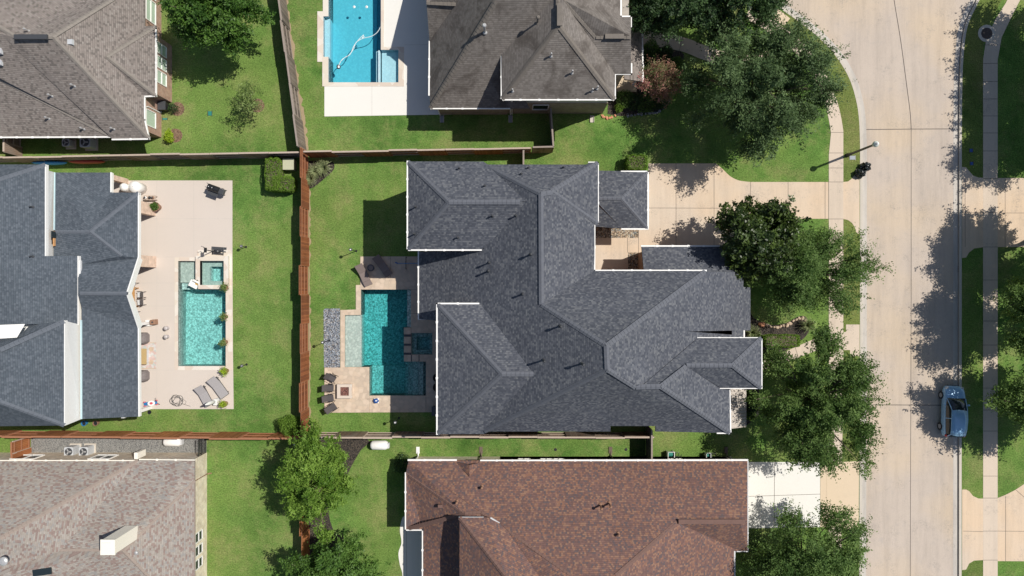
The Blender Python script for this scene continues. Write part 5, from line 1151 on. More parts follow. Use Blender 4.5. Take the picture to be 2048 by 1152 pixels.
# parked car
def car():
    t = thing('parked_car', 'blue-silver hatchback parked at the right kerb in tree shade', 'car', (0, 0, 0))
    paint = NT('blue_silver_paint'); f = paint.noise(9, 2); M['paint'] = paint.fin(paint.mix(f, (.27, .50, .74), (.33, .56, .80)), .3, .1)
    def sec(y, w_, z0, z1, top, n=4):   # rounded section, width w_, shoulder z1, crown top
        return [(-w_ * .92, y, z0), (-w_, y, z0 + .18), (-w_, y, z1 - .12), (-w_ * .93, y, z1), (-w_ * .6, y, top), (0, y, top + .015), (w_ * .6, y, top), (w_ * .93, y, z1), (w_, y, z1 - .12), (w_, y, z0 + .18), (w_ * .92, y, z0)]
    st = [(2.12, .50, .28, .52, .54), (2.06, .68, .22, .62, .68), (1.9, .80, .2, .70, .80), (1.6, .86, .2, .78, .88), (1.25, .875, .2, .84, .94), (.95, .88, .2, .90, .99), (.4, .88, .2, .93, .97), (-.6, .88, .2, .95, .98), (-1.4, .87, .2, .97, 1.0), (-1.85, .83, .22, .96, 1.0), (-2.02, .74, .25, .86, .92), (-2.08, .62, .3, .7, .75)]
    b = MB(); b.loft([sec(*s_) for s_ in st]); b.build('body', M['paint'], t, smooth=True, subsurf=1)
    # cabin glass and roof
    def cs(y, wb, wt, zb, zt): return [(-wb, y, zb), (-(wb + wt) / 2 - .01, y, (zb + zt) / 2), (-wt, y, zt), (0, y, zt + .02), (wt, y, zt), ((wb + wt) / 2 + .01, y, (zb + zt) / 2), (wb, y, zb)]
    b = MB(); b.loft([cs(1.15, .74, .70, .88, .95), cs(.75, .80, .66, .9, 1.15), (cs(.25, .82, .62, .92, 1.40)), cs(-.5, .82, .62, .93, 1.45), cs(-1.3, .81, .61, .95, 1.42), cs(-1.75, .76, .58, .95, 1.32), cs(-2.0, .7, .6, .9, 1.0)], closed=False)
    b.build('window', M['glass'], t, smooth=True)
    b = MB(); b.loft([[(-.60, .22, 1.405), (-.3, .27, 1.425), (0, .29, 1.43), (.3, .27, 1.425), (.60, .22, 1.405)], [(-.64, -.5, 1.45), (-.3, -.5, 1.482), (0, -.5, 1.49), (.3, -.5, 1.482), (.64, -.5, 1.45)],
                      [(-.63, -1.3, 1.43), (-.3, -1.3, 1.46), (0, -1.3, 1.468), (.3, -1.3, 1.46), (.63, -1.3, 1.43)], [(-.58, -1.8, 1.34), (-.3, -1.86, 1.36), (0, -1.88, 1.365), (.3, -1.86, 1.36), (.58, -1.8, 1.34)]], closed=False, caps=False)
    o = b.build('roof', M['paint'], t, smooth=True); sm = o.modifiers.new('s', 'SOLIDIFY'); sm.thickness = .05
    for s_ in (-1, 1):
        b = MB(); b.tube([(s_ * .76, 1.12, .93), (s_ * .70, .7, 1.18), (s_ * .63, .24, 1.42), (s_ * .65, -.5, 1.46), (s_ * .63, -1.3, 1.43), (s_ * .60, -1.78, 1.33), (s_ * .72, -1.98, .98)], [.035] * 7, 6)
        b.tube([(s_ * .64, -.45, 1.44), (s_ * .83, -.5, .95)], .035, 6); b.build('pillar', M['paint'], t)
        b = MB(); b.blob((s_ * .98, .62, 1.0), (.12, .08, .08), 1, .05, 6); b.build('mirror', M['paint'], t, smooth=True)
        b = MB(); b.blob((s_ * .60, 1.93, .66), (.17, .14, .09), 2, .05, 6); b.build('headlight', M['ltgrey'], t, smooth=True)
        M['tail'] = m_plain('red_tail_light', (.42, .03, .03), .2); b = MB(); b.blob((s_ * .74, -1.93, .93), (.09, .1, .16), 3, .05, 6); b.build('tail_light', M['tail'], t, smooth=True)
        for y in (1.28, -1.30):
            b = MB(); b.tube([(s_ * .74, y, .30), (s_ * .90, y, .30)], .315, 24); wl = b.build('wheel', M['black'], t)
            b = MB(); b.tube([(s_ * .895, y, .30), (s_ * .91, y, .30)], .19, 10); b.build('rim', M['galv'], wl)
    b = MB(); b.box((0, -1.97, 1.08), (1.1, .06, .2)); b.build('rear_window', M['glass'], t)
    b = MB(); b.tube([(0, -1.2, 1.47), (0, -1.35, 1.6)], .012, 5); b.build('antenna', M['black'], t)
    b = MB(); b.box((0, 2.11, .38), (.9, .06, .14)); b.build('grille', M['black'], t)
    place(t, G(1899, 821, -.118), math.radians(-2.2))
car()

# ------------------------------------------------------------------ yard things
def aircon(label, x, y, size, h, r=0):
    t = thing('air_conditioner', label, 'air conditioner', (0, 0, 0), None); b = MB(); s_ = size / 2
    b.prism([(-s_ + .08, -s_), (s_ - .08, -s_), (s_, -s_ + .08), (s_, s_ - .08), (s_ - .08, s_), (-s_ + .08, s_), (-s_, s_ - .08), (-s_, -s_ + .08)], .08, h, 0); b.build('casing', M['ltgrey'], t)
    b = MB(); b.lathe((0, 0, h), [(s_ * .82, 0), (s_ * .80, .03), (s_ * .7, .015), (.02, .012)], 20); g = b.build('fan_grille', M['dkgrey'], t)
    b = MB()
    for k in range(3):
        a = k * 2.09; b.bar((0, 0, h + .03), (math.cos(a) * s_ * .65, math.sin(a) * s_ * .65, h + .03), .1, .01)
    b.build('fan', M['galv'], g)
    b = MB(); b.box((0, 0, .04), (size + .2, size + .2, .08)); b.build('pad', M['curb'], t); place(t, G(x, y), r)
aircon('small air conditioner in the shade under the taupe roof', 143, 289, .62, .75); aircon('larger air conditioner in the shade under the taupe roof', 184, 289, .85, .95)
aircon('left air conditioner on the grey gravel strip', 152, 898, .75, .95); aircon('right air conditioner on the grey gravel strip', 181, 898, .75, .95)
# white pool equipment boxes
for x, y, lb in ((350, 881, 'white rounded tank on the grey gravel strip'), (760, 888, 'white rounded tank on the grass above the brown roof')):
    t = thing('storage_tank', lb, 'tank', G(x, y)); b = MB(); a = G(x, y, .42); b.tube([a + Vector((-.72, 0, 0)), a + Vector((-.66, 0, 0)), a + Vector((-.5, 0, 0)), a + Vector((.55, 0, 0)), a + Vector((.72, 0, 0)), a + Vector((.78, 0, 0))], [.1, .28, .38, .38, .28, .1], 16)
    b.build('tank', M['white'], t, smooth=True); b = MB(); b.box(a + Vector((-.4, 0, -.3)), (.12, .6, .25)); b.box(a + Vector((.4, 0, -.3)), (.12, .6, .25)); b.build('foot', M['ltgrey'], t)
    b = MB(); b.box(a + Vector((.72, 0, .05)), (.3, .42, .4)); b.build('valve_cover', M['siding'], t)
t = thing('utility_box', 'pale green utility box behind the L-shaped hedge', 'utility box', G(583, 332)); b = MB(); b.box(G(583, 332, .4), (.85, .85, .8)); b.build('casing', M['boxgreen'], t, bevel=.03)
b = MB(); b.box(G(583, 332, .82), (.9, .9, .06)); b.build('lid', M['boxgreen'], t)
def kayak(label, x, y, L, mat):
    t = thing('kayak', label, 'kayak', G(x, y)); a = G(x, y, .45); b = MB(); sec = []
    for i in range(13):
        u = -1 + 2 * i / 12; w_ = .38 * math.sqrt(max(.001, 1 - u * u * .98)); c_ = a + Vector((u * L / 2, 0, abs(u) ** 3 * .12))
        sec.append([c_ + Vector((0, math.cos(q) * w_ * .45, math.sin(q) * w_)) for q in [k * math.pi / 5 for k in range(10)]])
    b.loft(sec); b.build('hull', mat, t, smooth=True); b = MB(); b.lathe(a + Vector((.2, .12, .1)), [(.24, 0), (.22, .08), (.02, .06)], 14, sx=1.6); b.build('cockpit', M['black'], t)
M['kblue'] = m_plain('blue_hull', (.03, .22, .50), .35); M['kred'] = m_plain('red_hull', (.42, .05, .03), .35)
kayak('blue kayak leaning along the fence above the slate blue roof', 108, 328, 2.9, M['kblue']); kayak('red kayak leaning along the fence above the patio', 182, 326, 3.0, M['kred'])
def pot(label, x, y, r, h, z0, seed, mat='terracotta', plant='lf_green', ph=.6, pr=None, group=None, leaf=.13, n=350):
    t = thing('potted_plant', label, 'potted plant', G(x, y, z0), group); o = G(x, y, z0)
    b = MB(); b.lathe(o, [(r * .68, 0), (r, h * .9), (r * 1.08, h * .92), (r * 1.08, h), (r * .9, h), (r * .88, h * .9), (.01, h * .9)], 18); b.build('pot', M[mat], t)
    rg = np.random.default_rng(seed); pr = pr or r; th = rg.uniform(0, 6.28, n); u = rg.uniform(0, 1, n); k = pr * u * rg.uniform(.5, 1.15, n)
    p = np.stack([np.cos(th) * k, np.sin(th) * k, h * .9 + ph * (1 - .6 * u ** 2) * rg.uniform(.25, 1, n)], 1) + np.array(o)
    V, F = leaves(rg, p, leaf, .5, None, .4); np_mesh('foliage', V, F, [M[plant]], t, np.clip(rg.normal(.5, .3, n), 0, 1), o)
    b = MB()
    for i in range(4): a = i * 1.6; b.tube([o + Vector((0, 0, h * .8)), o + Vector((math.cos(a) * pr * .4, math.sin(a) * pr * .4, h + ph * .6))], .012, 5)
    b.build('stem', M['bark'], t)
    return t
for x, y, lb, s_ in ((455, 575, 'potted plant at the corner of the raised spa', 1), (453, 633, 'potted plant halfway along the turquoise pool edge', 2), (453, 684, 'potted plant on the lower part of the turquoise pool edge', 3), (455, 741, 'potted plant below the corner of the turquoise pool', 4), (453, 806, 'potted plant beside the grey loungers', 5)):
    pot(lb, x, y, .24, .45, .05, s_, plant='lf_olive' if s_ < 4 else 'lf_lime', pr=.42)
pot('large terracotta planter by the brick column', 318, 415, .36, .6, .03, 9, plant='lf_green', pr=.36, n=700)
# grill, exercise bike
t = thing('barbecue_grill', 'black barrel barbecue in the upper right of the patio', 'barbecue', (0, 0, 0)); b = MB()
b.tube([(-.62, 0, .85), (-.58, 0, .85), (.35, 0, .85), (.38, 0, .85)], [.18, .26, .26, .2], 16); b.build('barrel', M['black'], t, smooth=False)
b = MB(); b.box((.56, -.02, .72), (.42, .46, .38)); b.build('firebox', M['dkgrey'], t, bevel=.02)
b = MB()
for x_ in (-.5, .6):
    for y_ in (-.2, .2): b.tube([(x_, y_, 0), (x_, y_, .8)], .02, 6)
b.build('leg', M['black'], t); b = MB(); b.box((-.1, -.42, .72), (.9, .3, .03)); b.build('shelf', M['dkgrey'], t)
b = MB(); b.tube([(-.85, .25, .75), (-.6, .2, .78)], .02, 6); b.tube([(-.85, -.3, .7), (-.6, -.25, .72)], .02, 6); b.tube([(.5, .25, .9), (.75, .25, .9)], .02, 6); b.tube([(0, .1, 1.1), (0, .1, 1.25)], .04, 8); b.build('handle', M['black'], t)
b = MB()
for x_ in (-.45, -.15): b.lathe((x_, .02, 1.1), [(.035, 0), (.03, .03)], 8)
b.build('gauge', M['white'], t); place(t, G(439, 381, .03), math.radians(-20))
t = thing('exercise_bike', 'dark exercise machine on a grey mat above the raised spa', 'exercise machine', (0, 0, 0)); b = MB(); b.box((0, 0, .01), (1.25, .75, .02)); b.build('mat', M['dkgrey'], t)
b = MB(); b.tube([(-.6, .0, .05), (.6, .0, .05)], .05, 8); b.tube([(-.45, 0, .05), (-.35, 0, 1.3), (-.42, 0, 1.45)], .04, 8); b.tube([(.4, -.3, .06), (.4, .3, .06)], .04, 8); b.tube([(-.5, -.3, .06), (-.5, .3, .06)], .04, 8); b.build('frame', M['dkgrey'], t)
b = MB(); b.tube([(.1, -.06, .5), (.1, .06, .5)], .32, 20); b.build('flywheel', M['black'], t)
for s_ in (-1, 1):
    b = MB(); b.tube([(-.42, s_ * .05, 1.3), (-.75, s_ * .25, 1.25), (-.7, s_ * .28, 1.7)], .03, 7); b.tube([(-.2, s_ * .16, .35), (.5, s_ * .18, .3)], .045, 7); b.build('handle_arm', M['dkgrey'], t)
b = MB(); b.box((-.46, 0, 1.48), (.12, .4, .28)); b.build('console', M['black'], t); place(t, G(438, 503, .03), math.radians(-4))
# white covered drums
for x, y, r_, h_, lb in ((284, 378, .50, 1.25, 'larger round white cover beside the brick column at the patio top'), (262, 378, .34, 1.2, 'smaller round white cover beside the brick column at the patio top')):
    t = thing('covered_heater', lb, 'covered heater', G(x, y, .03)); b = MB(); b.lathe(G(x, y, .03), [(r_ * .9, 0), (r_ * .95, h_ * .6), (r_, h_ * .85), (r_ * .8, h_ * .98), (r_ * .3, h_ * 1.06), (.02, h_ * 1.08)], 22); b.build('cover', M['white'], t, smooth=True)
    b = MB(); b.tube([G(x, y, h_ + .05), G(x, y, h_ + .16)], .03, 6); b.build('toggle', M['ltgrey'], t)
t = thing('patio_clutter_table', 'small low table with jars near the upper brick column', 'side table', G(305, 397, .03)); b = MB(); b.box(G(305, 397, .45), (1.0, .38, .05)); b.build('tabletop', M['rail_p'], t)
b = MB()
for dx in (-.42, .42):
    for dy in (-.14, .14): b.box(G(305, 397, .22) + Vector((dx, dy, 0)), (.05, .05, .44))
b.build('leg', M['rail_p'], t)
for dx, mt, lb in ((-.3, 'white', 'white jar'), (.05, 'black', 'black jar'), (.32, 'terracotta', 'clay jar')):
    t = thing('jar', lb + ' on the small low patio table', 'jar', G(305, 397, .5)); b = MB(); c_ = G(305, 397, .475) + Vector((dx, 0, 0)); b.lathe(c_, [(.08, 0), (.12, .1), (.07, .2)], 12); b.build('body', M[mt], t); b = MB(); b.lathe(c_ + Vector((0, 0, .2)), [(.075, 0), (.07, .03)], 12); b.build('lid', M['dkgrey'], t)
# dining table, chairs
M['teak'] = m_plain('teak', (.50, .27, .10), .6, var=.18, scale=4)
t = thing('dining_table', 'orange wooden table half under the gable of the slate blue roof', 'table', G(268, 594, .03)); b = MB(); b.box(G(268, 594, .76), (.95, 1.68, .05)); b.build('tabletop', M['teak'], t)
for dx in (-.4, .4):
    for dy in (-.75, .75): b = MB(); b.box(G(268, 594, .38) + Vector((dx, dy, 0)), (.07, .07, .72)); b.build('leg', M['teak'], t)
M['cushion'] = m_plain('pale_cushion', (.62, .63, .64), .9); M['wicker'] = m_plain('dark_wicker', (.09, .08, .08), .7, var=.3, scale=30)
def dchair(label, x, y, rz, first):
    if first is None:
        t = thing('dining_chair', label, 'chair', (0, 0, 0), 'chairs around the orange table')
        b = MB(); b.box((0, 0, .45), (.46, .46, .07)); b.build('seat', M['cushion'], t)
        b = MB(); b.box((.25, 0, .7), (.05, .48, .5), Matrix.Rotation(.15, 3, 'Y')); b.build('backrest', M['wicker'], t)
        for dx in (-.2, .22):
            for dy in (-.22, .22): b = MB(); b.tube([(dx, dy, .42), (dx * 1.1, dy * 1.1, 0)], .022, 6); b.build('leg', M['wicker'], t)
        for dy in (-.25, .25): b = MB(); b.tube([(-.2, dy, .42), (-.2, dy, .64), (.25, dy, .66)], .02, 6); b.build('armrest', M['wicker'], t)
    else: t = copy_tree(first); t['label'] = label
    return place(t, G(x, y, .03), rz)
dc = dchair('chair drawn up above the top end of the orange table', 271, 568, math.radians(60), None)
dchair('upper of the two chairs on the right side of the orange table', 287, 589, 0, dc); dchair('lower of the two chairs on the right side of the orange table', 287, 604, math.radians(4), dc); dchair('chair below the bottom end of the orange table', 273, 621, math.radians(-60), dc)
t = thing('stone_planter', 'brown stone block at the foot of the thin white post', 'planter', G(311, 644, .03)); b = MB(); b.box(G(311, 644, .28), (.5, .45, .5), Matrix.Rotation(.08, 3, 'Z'), 0, .88); b.build('block', M['terracotta'], t, bevel=.04)
b = MB(); b.lathe(G(311, 644, .53), [(.08, 0), (.06, .03)], 10); b.build('cap', M['dkgrey'], t)
M['stool'] = m_plain('pale_ceramic', (.50, .46, .45), .4)
for x, y, lb in ((336, 656, 'upper small pale garden stool by the pool'), (336, 673, 'lower small pale garden stool by the pool')):
    t = thing('garden_stool', lb, 'stool', G(x, y, .03)); b = MB(); b.lathe(G(x, y, .03), [(.13, 0), (.16, .1), (.09, .22), (.17, .38), (.18, .44), (.02, .46)], 16); b.build('seat', M['stool'], t, smooth=True); b = MB(); b.lathe(G(x, y, .03), [(.16, 0), (.16, .03)], 16); b.build('base', M['stool'], t)
M['cover'] = m_plain('taupe_cover', (.20, .175, .17), .8, var=.2)
for x, y, lb, sd in ((285, 676, 'upper covered armchair at the roof edge', 1), (285, 751, 'lower covered armchair at the roof edge', 2)):
    t = thing('covered_armchair', lb, 'armchair', G(x, y, .03)); a = G(x, y, .03); b = MB()
    b.loft([[a + Vector((sx_ * w_, sy_ * l_, z_)) for sx_, sy_ in ((-1, -.8), (-.8, -1), (.7, -1), (1, -.6), (1, .6), (.7, 1), (-.8, 1), (-1, .8))] for w_, l_, z_ in ((.62, .47, 0), (.6, .45, .5), (.54, .4, .68), (.3, .22, .78))]); b.build('cover', M['cover'], t, smooth=False)
    b = MB(); b.tube([a + Vector((-.45, -.3, .78)), a + Vector((0, .05, .86)), a + Vector((.45, .3, .74))], .05, 6); b.build('fold', M['cover'], t)
M['rug'] = m_voro('patterned_rug', [(.60, .44, .40), (.62, .58, .54), (.50, .53, .50), (.64, .50, .46), (.62, .6, .57)], 5, .95, 1, .1, .95)
t = thing('rug', 'pale pink and grey patterned rug under the tan coffee table', 'rug', G(285, 711, .03)); b = MB(); b.box(G(278, 711, .045), (2.9, 2.2, .015)); b.build('field', M['rug'], t)
b = MB()
for dy in (-1.06, 1.06): b.box(G(278, 711, .05) + Vector((0, dy, 0)), (2.9, .06, .015))
for y in (698, 724): b.lathe(G(303, y, .055), [(.2, 0), (.2, .006), (.12, .006)], 18)
b.build('border', M['rock'], t)
M['tan'] = m_plain('tan_wood', (.50, .36, .17), .6, var=.1)
t = thing('coffee_table', 'tan coffee table half under the roof edge on the rug', 'table', G(285, 712, .03)); b = MB(); b.box(G(284, 712, .42), (1.2, 1.3, .06)); b.build('tabletop', M['tan'], t); b = MB(); b.box(G(285, 712, .22), (1.1, 1.1, .36)); b.build('base', M['cushion'], t)
# loungers
def lounger(label, x, y, rz, L, W, back, mat, fm, lift=.3):
    t = thing('sun_lounger', label, 'sun lounger', (0, 0, 0)); h = .33
    b = MB(); b.box((-L * .19, 0, h), (L * .62, W, .08)); b.build('seat_pad', mat, t, bevel=.02)
    b = MB(); a = Vector((L * .12, 0, h)); e_ = a + Vector((L * .38 * math.cos(back), 0, L * .38 * math.sin(back))); b.bar(a, e_, W, .08); b.build('backrest', mat, t, bevel=.02)
    b = MB()
    for s_ in (-1, 1): b.bar((-L / 2, s_ * W / 2, h - .06), (L * .42, s_ * W / 2, h - .06), .05, .05)
    b.bar((-L / 2, -W / 2, h - .06), (-L / 2, W / 2, h - .06), .05, .05); b.build('frame', fm, t)
    for dx in (-.4, .35):
        for s_ in (-1, 1): b = MB(); b.box((L * dx, s_ * W * .46, h / 2 - .03), (.05, .05, h - .06)); b.build('leg', fm, t)
    return place(t, G(x, y, .05), rz)
M['lpad'] = m_plain('grey_sling', (.36, .34, .34), .8, var=.06)
lounger('left grey sun lounger at the lower right of the patio', 412, 790, math.radians(118), 1.85, .72, .45, M['lpad'], M['dkgrey'])
lounger('right grey sun lounger at the lower right of the patio', 440, 773, math.radians(126), 1.9, .78, .4, M['lpad'], M['dkgrey'])
t = thing('towel_stand', 'white folded parasol and towel between the two grey loungers', 'parasol', G(436, 797, .03)); b = MB(); a = G(436, 800, .03)
b.lathe(a, [(.2, 0), (.2, .06), (.03, .08), (.025, 1.0)], 12); b.build('pole', M['galv'], t)
b = MB(); b.lathe(a, [(.05, .75), (.17, .9), (.15, 1.7), (.05, 2.3), (.01, 2.35)], 10); b.build('canopy', M['white'], t, smooth=True)
t = thing('towel', 'white towel draped beside the folded parasol', 'towel', G(434, 801, .03)); b = MB(); b.box(G(434, 803, .25), (.32, .55, .42), None, 0, .9); b.build('cloth', M['white'], t, bevel=.04); b = MB(); b.box(G(434, 803, .47), (.22, .3, .03)); b.build('fold', M['cushion'], t)
# hose coil
t = thing('garden_hose', 'loose coil of dark hose on the lower patio', 'hose', G(354, 801, .03)); rg = random.Random(5); pts = []
for i in range(230):
    a = i * .21; r_ = .42 + .14 * math.sin(i * .37) + rg.uniform(-.02, .02); pts.append(G(354, 801, .05 + .004 * (i % 7)) + Vector((math.cos(a) * r_ + .06 * math.sin(i * .11), math.sin(a) * r_ * .85, 0)))
pts += [G(368, 799, .05), G(373, 803, .05), G(371, 808, .05), G(364, 807, .05), G(380, 812, .05)]
b = MB(); b.tube(pts, .012, 5); b.build('hose', M['dkgrey'], t); b = MB(); b.tube([G(380, 812, .05), G(382, 812, .05)], .025, 6); b.build('nozzle', M['galv'], t)
M['toyb'] = m_plain('blue_toy', (.03, .18, .42), .4); M['toyr'] = m_plain('red_toy', (.6, .1, .13), .4)
t = thing('scooter_toy', 'blue and red toy scooter lying by the lower white post', 'toy', (0, 0, 0)); b = MB(); b.box((0, 0, .12), (1.1, .28, .08)); b.build('deck', M['toyb'], t, bevel=.02)
b = MB(); b.lathe((.1, 0, .17), [(.22, 0), (.22, .04), (.14, .05)], 16, sx=1.4); b.build('seat', M['white'], t); b = MB(); b.lathe((.1, 0, .2), [(.12, 0), (.1, .03)], 12, sx=1.4); b.build('badge', M['toyr'], t)
b = MB(); b.tube([(.5, 0, .1), (.75, .25, .6), (.75, .45, .62)], .018, 6); b.tube([(.5, -.05, .1), (.85, -.18, .3)], .02, 6); b.build('handlebar', M['dkgrey'], t)
for x_ in (-.5, .5): b = MB(); b.tube([(x_, -.2, .1), (x_, -.12, .1)], .1, 12); b.tube([(x_, .12, .1), (x_, .2, .1)], .1, 12); b.build('wheel', M['toyr'], t)
place(t, G(303, 806, .03), math.radians(8))
t = thing('garden_shoe_tray', 'small black tray on the grass below the lower white post', 'tray', G(300, 824)); b = MB(); b.lathe(G(300, 824), [(.1, 0), (.17, .1), (.15, .1), (.1, .02)], 10); b.build('bowl', M['black'], t); b = MB(); b.tube([G(297, 824, .1), G(303, 824, .1)], .02, 5); b.build('handle', M['black'], t)
# floating armchair in the shallow end
t = thing('pool_float', 'white and yellow lounge seat in the shallow end beside the spa', 'pool float', (0, 0, 0)); b = MB(); b.box((0, 0, .12), (.62, .62, .16)); b.build('seat', M['white'], t, bevel=.05)
b = MB(); b.box((.1, .32, .3), (.6, .16, .3)); b.box((-.32, 0, .26), (.14, .6, .2)); b.build('backrest', M['white'], t, bevel=.05)
M['yel'] = m_plain('mustard_towel', (.62, .36, .06), .9); b = MB(); b.box((.2, .2, .24), (.3, .24, .08)); b.build('towel', M['yel'], t, bevel=.02); place(t, G(390, 569, -.08), math.radians(-28))
# thin garden lights
def ylight(label, x, y, h, hx=0, hy=0, lamp='white'):
    t = thing('garden_light', label, 'garden light', G(x, y)); o = G(x, y); b = MB(); b.tube([o, o + Vector((hx * .1, hy * .1, h))], .03, 7); b.lathe(o, [(.1, 0), (.08, .04)], 10); b.build('pole', M['black'], t)
    b = MB(); c_ = o + Vector((hx, hy, h)); b.lathe(c_, [(.07, -.12), (.13, -.02), (.13, .04), (.05, .09), (.02, .1)], 12); g = b.build('lamp_head', M['dkgrey'], t); b = MB(); b.lathe(c_, [(.06, .08), (.05, .11)], 10); b.build('lens', M[lamp], g)
ylight('black garden lamp on the lawn above the pool loungers', 712.5, 502, 2.0); ylight('black garden lamp at the left edge of the river stones', 658.5, 681, 2.0); ylight('black garden lamp on the lower lawn by the roof shadow', 798, 836, 1.9)
ylight('short garden lamp on the lawn right of the patio top', 492, 494, 1.0, lamp='galv'); ylight('short garden lamp on the lawn right of the patio bottom', 493, 729, 1.0, lamp='galv')
# dark loungers, round table, pool net
M['wick2'] = m_plain('brown_wicker', (.21, .165, .15), .7, var=.2, scale=25)
def wave(label, x, y, rz):
    t = thing('wicker_lounger', label, 'sun lounger', (0, 0, 0)); pr = [(-1.0, .18), (-.6, .30), (-.2, .24), (.15, .30), (.55, .58), (.85, .78)]; b = MB()
    for (x0, z0), (x1, z1) in zip(pr, pr[1:]): b.bar((x0, 0, z0), (x1, 0, z1), .66, .06)
    b.build('body', M['wick2'], t); b = MB()
    for s_ in (-.3, .3): b.bar((-1.0, s_, .17), (-.9, s_, 0), .05, .05); b.bar((-.2, s_, .2), (-.2, s_, 0), .05, .05); b.bar((.6, s_, .55), (.75, s_, 0), .05, .05)
    b.build('leg', M['wick2'], t); return place(t, G(x, y, .05), rz)
wave('wavy dark lounger lying in the roof shade', 766, 531, math.radians(124)); wave('wavy brown lounger whose ends stick out into the sun', 729, 549, math.radians(114))
t = thing('side_table', 'round dark wicker table between the wavy loungers', 'side table', G(744, 536, .05)); b = MB(); b.lathe(G(744, 536, .05), [(.22, 0), (.27, .42), (.29, .44), (.29, .48), (.02, .49)], 20); b.build('drum', M['dkgrey'], t); b = MB(); b.lathe(G(744, 536, .54), [(.2, 0), (.2, .01)], 18); b.build('top_disc', M['wick2'], t)
t = thing('pool_net', 'blue pool pole with a net resting on a dark bar', 'pool net', G(812, 527, .05)); b = MB(); b.tube([G(796, 527, .35), G(850, 527, .5)], .028, 7); b.build('pole', M['kblue'], t); b = MB(); b.tube([G(792, 525, .35), G(797, 527, .36)], .05, 6); b.build('net_head', M['blue'], t)
t = thing('pole_rack', 'thin dark bar standing under the blue pool pole', 'stand', G(813, 527, .05)); b = MB(); b.bar(G(813, 514, .3), G(813, 539, .3), .05, .05); b.build('crossbar', M['black'], t)
for y in (515, 538): b = MB(); b.bar(G(813, y, 0.05), G(813, y, .3), .05, .05); b.build('leg', M['black'], t)
# fire pit and chairs
t = thing('fire_pit', 'square stone fire pit with reddish lava rock on the corner terrace', 'fire pit', G(691, 780, .09)); b = MB(); b.prism(sh(rect(677, 767, 706, 795)), .09, .5, 0, [sh(rect(683.5, 772.5, 700.5, 789.5))]); b.build('surround', M['coping'], t)
M['lava'] = m_voro('lava_rock', [(.22, .09, .07), (.30, .14, .11), (.16, .07, .06)], 12, .9); b = MB(); b.prism(sh(rect(682, 771, 702, 791)), .2, .44, 0); b.build('lava_rock', M['lava'], t)
def pchair(label, x, y, rz, first):
    if first is None:
        t = thing('terrace_chair', label, 'chair', (0, 0, 0), 'chairs facing the fire pit'); fb = M['wicker']
        b = MB(); b.bar((-.25, 0, .40), (.27, 0, .45), .52, .04); b.build('seat', fb, t); b = MB(); b.bar((-.25, 0, .40), (-.55, 0, .98), .52, .04); b.build('backrest', fb, t)
        for s_ in (-.3, .3):
            b = MB(); b.tube([(-.3, s_, 0), (.25, s_, .62), (-.4, s_, .66)], .02, 6); b.tube([(.28, s_, 0), (-.2, s_, .42)], .02, 6); b.build('side_frame', M['black'], t)
    else: t = copy_tree(first); t['label'] = label
    return place(t, G(x, y, .09), rz)
pc = pchair('top chair of the four by the fire pit, turned towards it', 668, 755, math.radians(-32), None)
pchair('second chair from the top by the fire pit', 664, 774, math.radians(-2), pc); pchair('third chair from the top by the fire pit', 664, 794, math.radians(6), pc); pchair('bottom chair of the four by the fire pit', 669, 812, math.radians(34), pc)
t = thing('pool_cleaner', 'blue pool cleaner standing on the stone edge', 'pool cleaner', G(753, 801, .05)); b = MB(); b.blob(G(753, 801, .2), (.23, .21, .16), 4, .3, 10); b.build('body', M['blue'], t); b = MB(); b.box(G(754, 800, .36), (.12, .1, .04)); b.build('vent', M['white'], t)
for s_ in (-.15, .15): b = MB(); b.tube([G(753, 801, .12) + Vector((s_, -.2, 0)), G(753, 801, .12) + Vector((s_, .2, 0))], .07, 10); b.build('roller', M['white'], t)
t = thing('pole_stub', 'thin tan pole lying beside the blue pool cleaner', 'pole', G(742, 797, .06)); b = MB(); b.tube([G(733, 797.5, .1), G(750, 796, .1)], .02, 6); b.tube([G(736, 797.5, .1), G(740, 797.2, .1)], .045, 8); b.build('pole', M['rail_p'], t)
for x, y, lb in ((876, 754, 'upper black round planter under the roof edge'), (876, 773, 'lower black round planter under the roof edge')):
    t = thing('planter', lb, 'planter', G(x, y, .05)); b = MB(); b.lathe(G(x, y, .05), [(.25, 0), (.38, .5), (.34, .5), (.3, .42), (.02, .42)], 18); b.build('pot', M['black'], t); b = MB(); b.lathe(G(x, y, .48), [(.3, 0), (.02, .03)], 14); b.build('soil', M['soil'], t)
t = thing('storage_bin', 'black bin at the lower corner under the roof edge', 'bin', G(876, 819, .05)); b = MB(); b.box(G(878, 819, .4), (1.0, .7, .7)); b.build('body', M['black'], t, bevel=.05); b = MB(); b.box(G(878, 819, .78), (1.04, .74, .06)); b.build('lid', M['dkgrey'], t)
